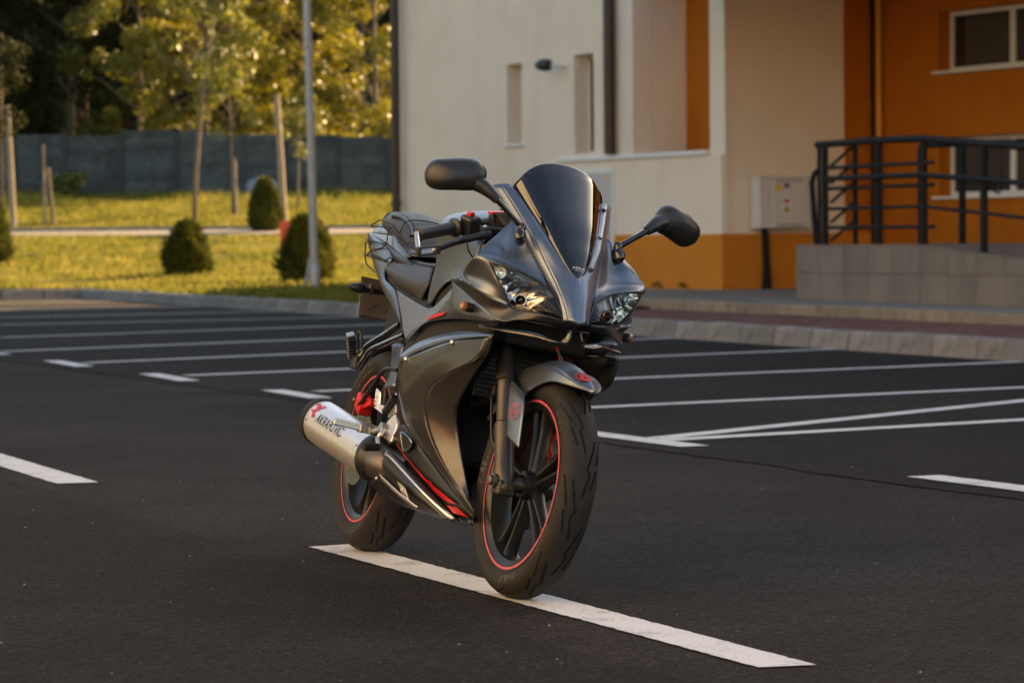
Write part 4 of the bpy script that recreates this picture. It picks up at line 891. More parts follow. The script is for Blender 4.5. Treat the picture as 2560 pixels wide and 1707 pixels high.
def prism(name, pts, ext, m, parent=None, st=False, bevel=.002, **k):
    P = np.asarray(pts, float); n = len(P); v = np.vstack([P, P + np.asarray(ext)])
    f = [tuple(range(n)), tuple(range(2 * n - 1, n - 1, -1))] + [(i, n + i, n + (i + 1) % n, (i + 1) % n) for i in range(n)]
    return bpt(name, v, orient_closed(v, f), m, parent, st, bevel=bevel, **k)
def dome(name, c, nrm, r, h, m, parent=None, st=False, n=12):
    v, f = lathe(np.asarray(c) - np.asarray(nrm) / np.linalg.norm(nrm) * .002, nrm, [(0, r), (.002, r), (.002 + h * .6, r * .8), (.002 + h, r * .3)], n); return bpt(name, v, f, m, parent, st, smooth=50)
def rotY(a): c, s = math.cos(a), math.sin(a); return np.array([[c, 0, s], [0, 1, 0], [-s, 0, c]])
def axes(x, z):
    x = np.asarray(x, float) / np.linalg.norm(x); z = np.asarray(z, float); z = z - x * (x @ z); z /= np.linalg.norm(z); return np.stack([x, np.cross(z, x), z], 1)

# ------------------------------------------------------------------ wheels
def ring_lathe(cx, cz, prof, n=96):
    """closed profile of (y, r) turned round the axle"""
    k = len(prof); v = []; f = []
    for i in range(n):
        a = 2 * math.pi * i / n
        for (y, r) in prof: v.append((cx + r * math.cos(a), y, cz + r * math.sin(a)))
    for i in range(n):
        for j in range(k): f.append((i * k + j, i * k + (j + 1) % k, ((i + 1) % n) * k + (j + 1) % k, ((i + 1) % n) * k + j))
    return v, orient_closed(v, f)
def tyre_mesh(cx, cz, half, pat, period, depth=.0045, gw=.0018, nth=1500):
    Pf = np.array(half + [(-y, r) for (y, r) in half[::-1]][1:]); Pf3 = np.c_[Pf, np.zeros(len(Pf))]
    Q = arclen(Pf3, 92)[:, :2]; L = np.r_[0, np.cumsum(np.linalg.norm(np.diff(Q, axis=0), axis=1))]; t = L - L[-1] / 2
    R = Q[:, 1].max(); th = np.linspace(0, 2 * math.pi, nth, endpoint=False); S = th * R; C = 2 * math.pi * R
    npd = max(1, round(C / period)); per = C / npd
    SS, TT = np.meshgrid(S % per, t, indexing='ij'); dist = np.full(SS.shape, 9.)
    for seg in pat:
        for a, b in zip(seg[:-1], seg[1:]):
            for sh in (-per, 0, per):
                for sg in (1, -1):
                    ax_, ay_ = a[0] + sh + (per / 2 if sg < 0 else 0), a[1] * sg; bx_, by_ = b[0] + sh + (per / 2 if sg < 0 else 0), b[1] * sg
                    dx, dy = bx_ - ax_, by_ - ay_; u = np.clip(((SS - ax_) * dx + (TT - ay_) * dy) / (dx * dx + dy * dy), 0, 1)
                    dist = np.minimum(dist, np.hypot(SS - ax_ - u * dx, TT - ay_ - u * dy))
    g = np.clip((gw + .0012 - dist) / .0012, 0, 1)
    rr = Q[None, :, 1] - depth * g; yy = np.repeat(Q[None, :, 0], nth, 0) * (1 - .0 * g)
    V = np.stack([cx + rr * np.cos(th)[:, None], yy, cz + rr * np.sin(th)[:, None]], -1).reshape(-1, 3); k = len(Q)
    i = np.arange(nth)[:, None]; j = np.arange(k - 1)[None]; a = i * k + j; b = ((i + 1) % nth) * k + j
    F = np.stack([a, a + 1, b + 1, b], -1).reshape(-1, 4)
    gm = (np.maximum(np.maximum(g[:, :-1], g[:, 1:]), np.maximum(np.roll(g, -1, 0)[:, :-1], np.roll(g, -1, 0)[:, 1:])).reshape(-1) > .75).astype(np.int32)
    return V, F, gm
PAT = [[(0, .003), (.060, .015), (.070, .006), (.150, .027)], [(.090, .034), (.165, .052)], [(.020, .024), (.070, .036)]]
def text_mesh(s, height, spacing=1.0, shear=0.0):
    cu = bpy.data.curves.new('lettering', 'FONT'); cu.body = s; cu.size = 1; cu.space_character = spacing; cu.shear = shear; cu.fill_mode = 'FRONT'; cu.resolution_u = 3
    o = bpy.data.objects.new('lettering', cu); COL.objects.link(o); bpy.context.view_layer.update()
    me = bpy.data.meshes.new_from_object(o.evaluated_get(bpy.context.evaluated_depsgraph_get()))
    V = np.array([v.co[:2] for v in me.vertices]); F = [tuple(p.vertices) for p in me.polygons]
    bpy.data.objects.remove(o); bpy.data.curves.remove(cu); bpy.data.meshes.remove(me)
    V = (V - V.min(0)); V *= height / max(V[:, 1].max(), 1e-6); V -= V.max(0) / 2
    return V, F
def wheel(nm, cx, cz, w, half, st, spoke_w, texts):
    prof = [(-w, .229), (-w + .004, .231), (-w + .009, .222), (-w * .55, .212), (0, .206), (w * .55, .212), (w - .009, .222), (w - .004, .231), (w, .229), (w - .002, .214), (w * .75, .200), (0, .195), (-w * .75, .200), (-w + .002, .214)]
    v, f = ring_lathe(cx, cz, prof, 120); mb = MB().add(v, f)
    hub = [(-.040, .030), (-.038, .036), (-.02, .040), (.02, .040), (.038, .036), (.040, .030)]
    v2, f2 = lathe((cx, 0, cz), (0, 1, 0), hub, 28); mb.add(v2, orient_closed(v2, f2))
    for k in range(5):
        a0 = rad(90 + 72 * k + (8 if nm == 'front_wheel' else 20))
        for sg in (-1, 1):
            secs = []
            for t, (r, off, wd, dp) in enumerate(((.026, .010, .0105, .020), (.07, .0135, .0085, .017), (.13, .0185, .0075, .0145), (.186, .026, .009, .017), (.200, .031, .013, .020))):
                e = np.array([math.cos(a0), 0, math.sin(a0)]); q = np.array([-math.sin(a0), 0, math.cos(a0)]); c = np.array([cx, 0, cz]) + e * r + q * off * sg
                secs.append([c + q * wd * x + np.array([0, 1, 0]) * dp * y for x, y in ((-1, -.6), (-.5, -1), (.5, -1), (1, -.6), (1, .6), (.5, 1), (-.5, 1), (-1, .6))])
            V = [p for s_ in secs for p in s_]; Fq = [(i * 8 + j, i * 8 + (j + 1) % 8, i * 8 + 8 + (j + 1) % 8, i * 8 + 8 + j) for i in range(len(secs) - 1) for j in range(8)]
            Fq += [tuple(range(7, -1, -1)), tuple(8 * (len(secs) - 1) + j for j in range(8))]; mb.add(V, orient_closed(np.array(V), Fq))
    wo = bpt(nm, mb.v, mb.f, 'wheel_black', st=st, smooth=40)
    V, F, gm = tyre_mesh(cx, cz, half, PAT, .23); ty = bpt('tyre', V, F, None, wo, st, smooth=60, mats=['rubber', 'groove_shade'], fmat=gm)
    for y0 in (-w - .0012, w + .0012):
        n = 96; v = []; f = []
        for i in range(n):
            a = 2 * math.pi * i / n
            for r in (.2190, .2255): v.append((cx + r * math.cos(a), y0 + (.0015 if r < .22 else 0) * (1 if y0 < 0 else -1) * 0, cz + r * math.sin(a)))
        f = orient(v, [(2 * i, 2 * i + 1, 2 * ((i + 1) % n) + 1, 2 * ((i + 1) % n)) for i in range(n)], (0, y0, 0)); bpt('rim_tape', v, f, 'tape_red', wo, st)
    # raised lettering on the right-hand sidewall
    P = np.array(half); rs = np.linspace(.226, .275, 40); order = np.argsort(P[:, 1]); ys = np.interp(rs, P[order, 1], P[order, 0])
    for (s, hgt, a_mid, rmid, sp) in texts:
        Vt, Ft = text_mesh(s, hgt, sp); out = []
        for (tx, tyy) in Vt:
            a = a_mid - tx / rmid; r = rmid + tyy; y = np.interp(r, rs, ys) - .0007; out.append((cx + r * math.cos(a), y, cz + r * math.sin(a)))
        bpt('sidewall_lettering', out, orient(out, Ft, (0, -1, 0)), 'tyre_letter', wo, st)
    return wo
HF = [(-.036, .224), (-.0445, .238), (-.0505, .256), (-.0490, .268), (-.0405, .2815), (-.0265, .2905), (-.012, .2950), (0, .296)]
HR = [(-.049, .224), (-.060, .240), (-.0665, .262), (-.0635, .276), (-.0505, .291), (-.0325, .3005), (-.015, .3055), (0, .307)]
# on the right side the text runs clockwise as seen from the right: screen-left is the front... x forward is to the viewer's right
def ta(deg): return rad(deg)
fw = wheel('front_wheel', WB, RF, .040, HF, True, .01, [('DIABLO', .017, ta(-78), .250, 1.15), ('PIRELLI', .020, ta(172), .250, 1.2), ('100/80-17', .010, ta(120), .250, 1.1), ('PIRELLI', .020, ta(40), .250, 1.2), ('ROSSO', .017, ta(-30), .250, 1.1)])
rw = wheel('rear_wheel', 0, RR, .051, HR, False, .01, [('METZELER', .022, ta(118), .252, 1.15), ('130/70 - 17 M/C 62H', .011, ta(205), .250, 1.35), ('SPORTEC', .017, ta(-70), .252, 1.15)])
# brake discs with slots, calipers
def disc(nm, c, r0, r1, y, parent, st):
    v, f = ring_lathe(c[0], c[1], [(y - .002, r0), (y - .002, r1), (y + .002, r1), (y + .002, r0)], 64); d = bpt(nm, v, f, 'disc_steel', parent, st, smooth=30)
    mb = MB()
    for k in range(30):
        for q, rr in enumerate((.2, .5, .8)):
            a = 2 * math.pi * (k + q * .33) / 30; r = r0 + (r1 - r0) * rr; e = np.array([math.cos(a), 0, math.sin(a)]); t = np.array([-math.sin(a), 0, math.cos(a)]); cc = np.array([c[0], 0, c[1]])
            for yy in (y - .0024, y + .0024): mb.add([cc + e * (r - .006) + t * -.0022 + [0, yy, 0], cc + e * (r + .006) + t * -.0022 + [0, yy, 0], cc + e * (r + .006) + t * .0022 + [0, yy, 0], cc + e * (r - .006) + t * .0022 + [0, yy, 0]], [(0, 1, 2, 3)])
    bpt('disc_slots', mb.v, mb.f, 'deep_black', d, st) if False else bpt('brake_slots', mb.v, mb.f, 'deep_black', parent, st)
disc('brake_disc', (WB, RF), .105, .146, .062, fw, True); disc('brake_disc', (0, RR), .075, .115, -.075, rw, False)
v, f = lathe((0, -.06, RR), (0, -1, 0), [(0, .055), (.012, .075), (.016, .075), (.018, .05)], 24); bpt('disc_carrier', v, f, 'wheel_black', rw, smooth=40)

# ------------------------------------------------------------------ fork, fender, front brake
rk = np.array([-math.sin(RAKE), 0, math.cos(RAKE)])
fork = None
for sg in (-1, 1):
    ax0 = np.array([WB + .012, .095 * sg, RF]); prof = [(-.035, .020), (-.025, .027), (.03, .0285), (.06, .0265), (.13, .0265), (.135, .0275), (.16, .0275), (.165, .0235), (.27, .0225), (.275, .0235), (.283, .0235), (.285, .027), (.335, .0265), (.35, .024), (.37, .0235), (.375, .0165), (.62, .0165)]
    v, f = lathe(ax0, rk, prof, 20); fk = bpt('fork_leg', v, f, 'fork_black', st=True, smooth=35)
    v, f = lathe(ax0 + np.array([.0, -.022 * sg if sg > 0 else .022 * 0, 0]) * 0 + np.array([0.004, 0, -.004]), (0, sg, 0), [(-.06, .012), (.026, .012), (.026, .019), (.034, .019), (.034, .013), (.044, .013), (.046, .008)], 14); bpt('axle_nut', v, f, 'steel_dark', fk, st=True, smooth=40)
    bbox3('axle_clamp', ax0 + np.array([.006, 0, -.018]), (.024, .024, .020), 'fork_black', fk, st=True, bevel=.006)
    v, f = lathe((WB, .038 * sg, RF), (0, sg, 0), [(0, .026), (.02, .024), (.03, .016), (.034, .016)], 18); bpt('wheel_spacer', v, f, 'wheel_black', fk, st=True, smooth=40)
bbox3('fork_bridge', (1.075, 0, .78), (.03, .12, .018), 'satin_black', st=True, R=rotY(-RAKE), bevel=.006)
cal = bbox3('front_caliper', (1.235, .070, .405), (.030, .020, .050), 'brake_red', st=True, R=rotY(rad(-38)), bevel=.010)
bbox3('caliper_bolt', (1.235, .072, .460), (.012, .014, .012), 'steel_dark', cal, st=True, R=rotY(rad(-38)))
def fender():
    # longitudinal lines: skirt edge, shoulder crease, crown and their mirror images
    A_ = [150, 128, 110, 96, 84, 70, 58, 51, 47.5]
    Rc = [.326, .330, .331, .331, .333, .339, .348, .356, .361]; hw = [.058, .064, .067, .068, .067, .063, .049, .028, .004]; rs = [.300, .262, .242, .238, .257, .292, .322, .345, .358]
    P = lambda a, r, y: (WB + r * math.cos(rad(a)), y, RF + r * math.sin(rad(a)))
    crown = [P(a, r + .006, 0) for a, r in zip(A_, Rc)]; sh_ = [P(a, r - .004 - .006 * (h > .03), -.62 * h) for a, r, h in zip(A_, Rc, hw)]; up_ = [P(a, r * .72 + q * .28 - .001, -.93 * h) for a, r, q, h in zip(A_, Rc, rs, hw)]; sk = [P(a, q, -h) for a, q, h in zip(A_, rs, hw)]
    half = [crown, sh_, up_, sk]; return [[my(p) for p in r] for r in half[:0:-1]] + half
fen = sheet('front_fender', fender(), 'matte_grey', bike, (.2, 0, 1), nu=41, nv=6, sharp=(2, 4), thick=.003, angle=60, xf=steer)
for sg in (-1, 1):
    rows = [PTS['flap_l'], [mixp(a, b, .5, (0, -.003, 0)) for a, b in zip(PTS['flap_l'], PTS['flap_r'])], PTS['flap_r']]
    if sg > 0: rows = flip(rows)
    fl = sheet('fender_flap', rows, 'matte_grey', fen, (.3, sg, 0), nu=18, nv=5, thick=.003, xf=steer)
    dome('fender_screw', (1.318, .103 * sg, .434), (.2, sg, 0), .0075, .004, 'alu', fen, True)
# emblem on the flap: ring with three tuning-fork strokes
EM = np.array(PTS['emb'][0])
def flap_pt(u, v): return tuple(EM + np.array([u + .014, -.0045 + .12 * (u + .014), v]))
mb = MB(); n = 40
for i in range(n):
    a, b = 2 * math.pi * i / n, 2 * math.pi * (i + 1) / n
    mb.add([flap_pt(.0215 * math.cos(a), .0215 * math.sin(a)), flap_pt(.0215 * math.cos(b), .0215 * math.sin(b)), flap_pt(.0190 * math.cos(b), .0190 * math.sin(b)), flap_pt(.0190 * math.cos(a), .0190 * math.sin(a))], [(0, 1, 2, 3)])
for k in range(3):
    a = rad(90 + 120 * k); e = np.array([math.cos(a), math.sin(a)]); t = np.array([-e[1], e[0]])
    def stroke(p, q, w):
        p, q = np.array(p), np.array(q); d = (q - p) / np.linalg.norm(q - p); nn = np.array([-d[1], d[0]]) * w
        mb.add([flap_pt(*(p + nn)), flap_pt(*(q + nn)), flap_pt(*(q - nn)), flap_pt(*(p - nn))], [(0, 1, 2, 3)])
    stroke(e * .002, e * .0190, .0007)
    for sgn in (-1, 1):
        stroke(e * .006 + t * .0032 * sgn, e * .0165 + t * .0032 * sgn, .0008)
    stroke(e * .006 - t * .004, e * .006 + t * .004, .0008)
mb.f = orient(mb.v, mb.f, (0, -1, 0)); bpt('ring_emblem', mb.v, mb.f, 'decal_red', fen, True)
# round red skull-like sticker on the fender nose
def on_fender(u, v):
    a = rad(61) - u / .345; hw = .058; R = .3480 + .0065 - .45 * v * v / hw - (a - rad(58)) * .052
    return (WB + R * math.cos(a) + .0, v, RF + R * math.sin(a) + .001)
mb = MB()
def blob(pts):
    c = np.mean(pts, axis=0)
    for i in range(len(pts)): mb.add([on_fender(*c), on_fender(*pts[i]), on_fender(*pts[(i + 1) % len(pts)])], [(0, 1, 2)])
uo, vo = .012, -.006
for i in range(36):
    a, b = 2 * math.pi * i / 36, 2 * math.pi * (i + 1) / 36; R1, R0 = .024, .0205
    mb.add([on_fender(uo + R1 * math.cos(a), vo + R1 * math.sin(a)), on_fender(uo + R1 * math.cos(b), vo + R1 * math.sin(b)), on_fender(uo + R0 * math.cos(b), vo + R0 * math.sin(b)), on_fender(uo + R0 * math.cos(a), vo + R0 * math.sin(a))], [(0, 1, 2, 3)])
for (cu_, cv_, ru, rv) in ((.008, .010, .007, .006), (.010, -.009, .007, .006), (-.004, 0, .009, .013), (.017, .0, .005, .010)):
    blob([(uo + cu_ + ru * math.cos(2 * math.pi * i / 14) * (1 + .15 * math.sin(i * 2.3)), vo + cv_ + rv * math.sin(2 * math.pi * i / 14)) for i in range(14)])
mb.f = orient(mb.v, mb.f, (0, 0, 1)); bpt('round_sticker', mb.v, mb.f, 'decal_red', fen, True)
btube('brake_cable', [tuple(np.array(p) + [0, -.004, 0]) for p in PTS['cable']], .0042, 'satin_black', st=True)
bbox3('cable_clip', (1.188, -.094, .520), (.008, .008, .022), 'satin_black', st=True)

# ------------------------------------------------------------------ front cowl
C1z = np.array([.733, .768, .792, .832, .874, .939, .976, 1.026, 1.076]); C1x = np.array([1.468, 1.449, 1.432, 1.399, 1.36, 1.303, 1.258, 1.197, 1.13]); C1y = np.array([-.027, -.0335, -.041, -.055, -.073, -.101, -.117, -.138, -.161])
def C1(z): return np.array([np.interp(z, C1z, C1x), np.interp(z, C1z, C1y), z])
def C2(z): return C1(z) + np.array([-.026, -.0125, -.005])
SE = [(1.15, -.126, 1.077), (1.22, -.103, 1.024), (1.285, -.080, .975), (1.330, -.060, .934), (1.357, -.048, .909), (1.381, -.034, .883), (1.399, -.018, .862), (1.412, 0, .851)]
inner = SE + [(1.440, 0, .806), (1.464, 0, .768), (1.481, 0, .729)]
zz = [1.076, 1.026, .978, .943, .915, .888, .864, .842, .806, .768, .733]
outer = [tuple(C1(z)) for z in zz]
mid = [tuple((np.array(a) * .5 + np.array(b) * .5) + np.array([.004, 0, .003])) for a, b in zip(inner, outer)]
wall = [tuple(C2(z)) for z in zz]
G = []
for rows in ([inner, mid, outer, wall], flip([inner, mid, outer, wall])):
    g_ = loft(rows[:3], 41, 5); vv, ff = clean(g_.reshape(-1, 3), grid_faces(g_.shape[0], g_.shape[1])); G.append((vv, orient(vv, ff, (1, 0, .6))))
mb = MB(); mb.add(*G[0]); mb.add(*G[1]); vv, ff = clean(mb.v, mb.f)
cowl = bpt('front_cowl', vv, ff, 'matte_grey', smooth=30, solid=.003)
both('cowl_step', [outer, [mixp(a, b, .5, (.0015, -.0015, 0)) for a, b in zip(outer, wall)], wall], 'matte_grey', cowl, (.6, -.7, .2), nu=41, nv=3, thick=.002)
LT = [(1.325, -.218, .853), (1.366, -.181, .848), (1.391, -.13, .835), (1.403, -.091, .819), (1.419, -.056, .793), (1.435, -.0435, .766), (1.451, -.0335, .737)]
KN_ = (1.285, -.243, .868)
Wd = [(1.222, -.141, .979), (1.240, -.174, .944), (1.266, -.211, .909), (1.279, -.238, .878)]
wz = [.990, .948, .902, .852]
rows = []
for W_, z, cv in zip(Wd, wz, (0, .010, .016, .012)):
    a = C2(z); rows.append([tuple(a), mixp(a, W_, .25, (-cv * .8, 0, -cv * .5)), mixp(a, W_, .5, (-cv * .6, 0, -cv * .5)), mixp(a, W_, .75, (0, 0, -cv * .1)), W_])
a = C2(.800); rows.append([tuple(a), LT[3], LT[2], LT[1], LT[0]])
rows[-1] = [tuple(a), (1.401, -.084, .817), (1.391, -.13, .835), (1.355, -.193, .850), KN_]
both('cowl_wing', rows, 'matte_grey', cowl, (.7, -.5, .6), nu=25, nv=6, thick=.003)
both('cowl_sliver', [[tuple(C2(z)) for z in (.800, .785, .765, .745, .733)], [(1.409, -.066, .803), (1.420, -.054, .788), (1.434, -.044, .766), (1.445, -.0375, .748), (1.450, -.034, .734)]], 'matte_grey', cowl, (.7, -.5, .4), nu=12, nv=2, thick=.003)
# stem side walls running back from the upper crease
both('screen_stem', [[tuple(C2(z)) for z in (1.076, 1.04, 1.01, .985)], [(1.100, -.176, 1.066), (1.150, -.158, 1.026), (1.19, -.148, .998), (1.222, -.141, .979)]], 'matte_grey', cowl, (.3, -1, .2), nu=12, nv=2, thick=.003)
chk_f = [KN_, LT[0], (1.352, -.197, .811), (1.360, -.172, .778), (1.356, -.147, .749)]
rows = [chk_f, [mixp(a, b, .5, (0, -.002, 0)) for a, b in zip(chk_f, PTS['cheek_r'])], PTS['cheek_r']]
both('cowl_cheek', rows, 'matte_grey', cowl, (.4, -1, .1), nu=21, nv=5, thick=.003, angle=50)
rows = [PTS['chin_t'], [mixp(a, b, .5) for a, b in zip(PTS['chin_t'], PTS['chin_b'])], PTS['chin_b']]
rows[0][5] = (1.447, -.080, .737); rows[1][5] = (1.435, -.09, .730)
both('cowl_chin', rows, 'chin_grey', cowl, (.6, -.6, -.5), nu=31, nv=5, thick=.003)
# nose underside
both('nose_underside', [[tuple(C1(.734)), (1.449, -.036, .734), (1.446, -.044, .731), (1.42, -.105, .722)], [(1.481, 0, .728), (1.455, 0, .724), (1.43, 0, .72), (1.38, 0, .715)]], 'satin_black', cowl, (0, 0, -1), nu=10, nv=3, thick=.002)

# headlights
def headlight(sg):
    top = LT; bot = [(1.325, -.218, .851), (1.351, -.197, .812), (1.359, -.173, .779), (1.357, -.148, .751), (1.395, -.117, .744), (1.428, -.078, .739), (1.450, -.034, .735)]
    midr = [mixp(a, b, .5, (.010, -.004, 0)) for a, b in zip(top, bot)]; midr[0] = mixp(top[0], bot[0], .5); midr[-1] = mixp(top[-1], bot[-1], .5)
    rows = [top, midr, bot]
    if sg > 0: rows = flip(rows)
    out = (.8, sg * .5, .2)
    nu, nv = 41, 10
    Gd = loft(rows, nu, nv); a, b = Gd.shape[:2]
    # housing with black bezel
    cup = Gd.copy(); U = np.linspace(0, 1, b)[None, :]; Vv = np.linspace(0, 1, a)[:, None]
    dep = .016 + .060 * np.sin(math.pi * np.clip(U * 1.25, 0, 1)) ** .6 * np.sin(math.pi * Vv) ** .6
    rim = (np.sin(math.pi * np.clip(U, 0, 1)) * np.sin(math.pi * Vv))
    flut = .0035 * np.sin(U * 62) * np.clip(rim * 2 - .3, 0, 1)
    cup[:, :, 0] -= np.where(rim > .001, dep, .004) + flut; cup[:, :, 1] -= sg * .25 * dep * (1 if True else 0) * -1 * 0
    vv, ff = clean(cup.reshape(-1, 3), grid_faces(a, b)); ff = orient(vv, ff, out)
    hl = bpt('headlight', vv, ff, 'chrome', smooth=60)
    # clear lens
    L = Gd.copy(); L[:, :, 0] += .0015; vv, ff = clean(L.reshape(-1, 3), grid_faces(a, b)); bpt('lens', vv, orient(vv, ff, out), 'lens_clear', hl, smooth=60)
    # black gasket round the rim
    loop = [Gd[0, j] for j in range(b)] + [Gd[i, -1] for i in range(1, a)] + [Gd[-1, j] for j in range(b - 2, -1, -1)] + [Gd[i, 0] for i in range(a - 2, 0, -1)]
    lp = []; 
    for p in loop:
        if not lp or np.linalg.norm(p - lp[-1]) > .003: lp.append(p)
    lp.append(lp[0]); v, f = tube(np.array(lp) + np.array([.0005, 0, 0]), .0030, 6, cap=False); bpt('gasket', v, f, 'satin_black', hl, smooth=60)
    # ribbed black trim at the inner tip
    j0 = int(b * .66); tr = Gd[:, j0:].copy(); tr[:, :, 0] -= .007; tr[:, :, 0] += (.0016 * np.sin(np.linspace(0, 60, a)))[:, None]
    tr = tr[: int(a * .86)]
    vv, ff = clean(tr.reshape(-1, 3), grid_faces(tr.shape[0], tr.shape[1])); bpt('inner_trim', vv, orient(vv, ff, out), 'satin_black', hl, smooth=30)
    lb = Gd[int(a * .86) - 1:, int(b * .45):].copy(); lb[:, :, 0] -= .004; vv, ff = clean(lb.reshape(-1, 3), grid_faces(*lb.shape[:2])); bpt('lower_trim', vv, orient(vv, ff, out), 'gloss_black', hl, smooth=30)
    # main bulb with its collar, small upper bowl
    c = np.array([1.362, .128 * sg, .770]); d = np.array([.93, .30 * sg, .02])
    v, f = lathe(c - d * .035, d, [(0, .0135), (.02, .0135), (.022, .012), (.004, .010), (.002, .006), (.032, .0055), (.038, .003)], 20); bpt('bulb', v, f[:-2] + f[-1:], 'gloss_black', hl, smooth=40)
    v, f = lathe(c - d * .012, d, [(0, .0165), (.003, .0165), (.003, .0138), (.0, .0138)], 24); bpt('bulb_ring', v, f[:-2], 'alu', hl, smooth=40)
    c = np.array([1.340, .190 * sg, .832]); v, f = lathe(c - d * .03, d, [(.03, .017), (.02, .014), (.008, .009), (.004, .004), (.016, .004), (.018, .002)], 18); bpt('side_bulb', v, f[:-2] + f[-1:], 'chrome', hl, smooth=40)
headlight(-1); headlight(1)

# windscreen
nrm = np.array([.66, 0, .75]); sl = np.array([-.70, 0, .715]); rows = []
SP = [(-1, 0), (-.91, .36), (-.76, .66), (-.54, .87), (-.27, .97), (0, 1.0), (.27, .97), (.54, .87), (.76, .66), (.91, .36), (1, 0)]
for (x, y, z) in SE[::-1]:
    if abs(y) < 1e-6: rows.append([(x, t * .002, z) for t, h in SP]); continue
    y = abs(y); bul = .50 * y * min(1, .5 + y * 4); rows.append([tuple(np.array([x, t * y, z]) + nrm * bul * h) for t, h in SP])
for fr_ in (.5, 1.0):
    rows.append([tuple(np.array([1.15, t * .126, 1.077]) + nrm * .063 * h + sl * fr_ * .048 * max(0, 1 - abs(t) ** 2.3) ** .8 + np.array([0, 0, .0005])) for t, h in SP])
scr = sheet('windscreen', rows, 'screen_tint', bike, (.7, 0, .7), nu=49, nv=6, thick=.0035, angle=80)
Vt, Ft = text_mesh('MRA', .0115, 1.1, .15); Gs = loft(rows, 49, 6)
def on_screen(u, v):   # u across (m), v up along the screen from the lower logo
    row = 9.0 + v / .0125 * 1.5; i = int(row); t = row - i; r_ = Gs[i] * (1 - t) + Gs[i + 1] * t; y = u; yy = r_[:, 1]; k = np.clip(np.searchsorted(yy, y), 1, len(yy) - 1); w_ = (y - yy[k - 1]) / (yy[k] - yy[k - 1] + 1e-9)
    return tuple(r_[k - 1] * (1 - w_) + r_[k] * w_ + nrm * .0012)
out = [on_screen(x + .004, y) for x, y in Vt]; bpt('screen_logo', out, orient(out, Ft, (1, 0, .6)), 'decal_white', scr)
for k in range(2):
    out = [on_screen(x + .004, -.0100 - .004 * k + dy) for x, dy in ((-.014 + .004 * k, -.0006), (.014 - .004 * k, -.0006), (.014 - .004 * k, .0006), (-.014 + .004 * k, .0006))]; bpt('screen_logo', out, orient(out, [(0, 1, 2, 3)], (1, 0, .6)), 'decal_white', scr)
for p in ((1.171, -.128, 1.056), (1.278, -.090, .971), (1.378, -.044, .879)):
    for sg in (-1, 1): dome('screen_bolt', (p[0] + .004, -sg * p[1] * -1 if sg < 0 else p[1] * -1, p[2] + .004), (.7, .15 * sg, .7), .0062, .0045, 'gloss_black', scr)
# dark instrument hood behind the screen
sheet('inner_cowl', [[(1.10, -.15, 1.00), (1.16, -.13, .96), (1.25, -.09, .90)], [(1.12, 0, 1.03), (1.18, 0, .99), (1.27, 0, .92)], [(1.10, .15, 1.00), (1.16, .13, .96), (1.25, .09, .90)]], 'deep_black', bike, (0, 0, 1), nu=12, nv=5, thick=.004)

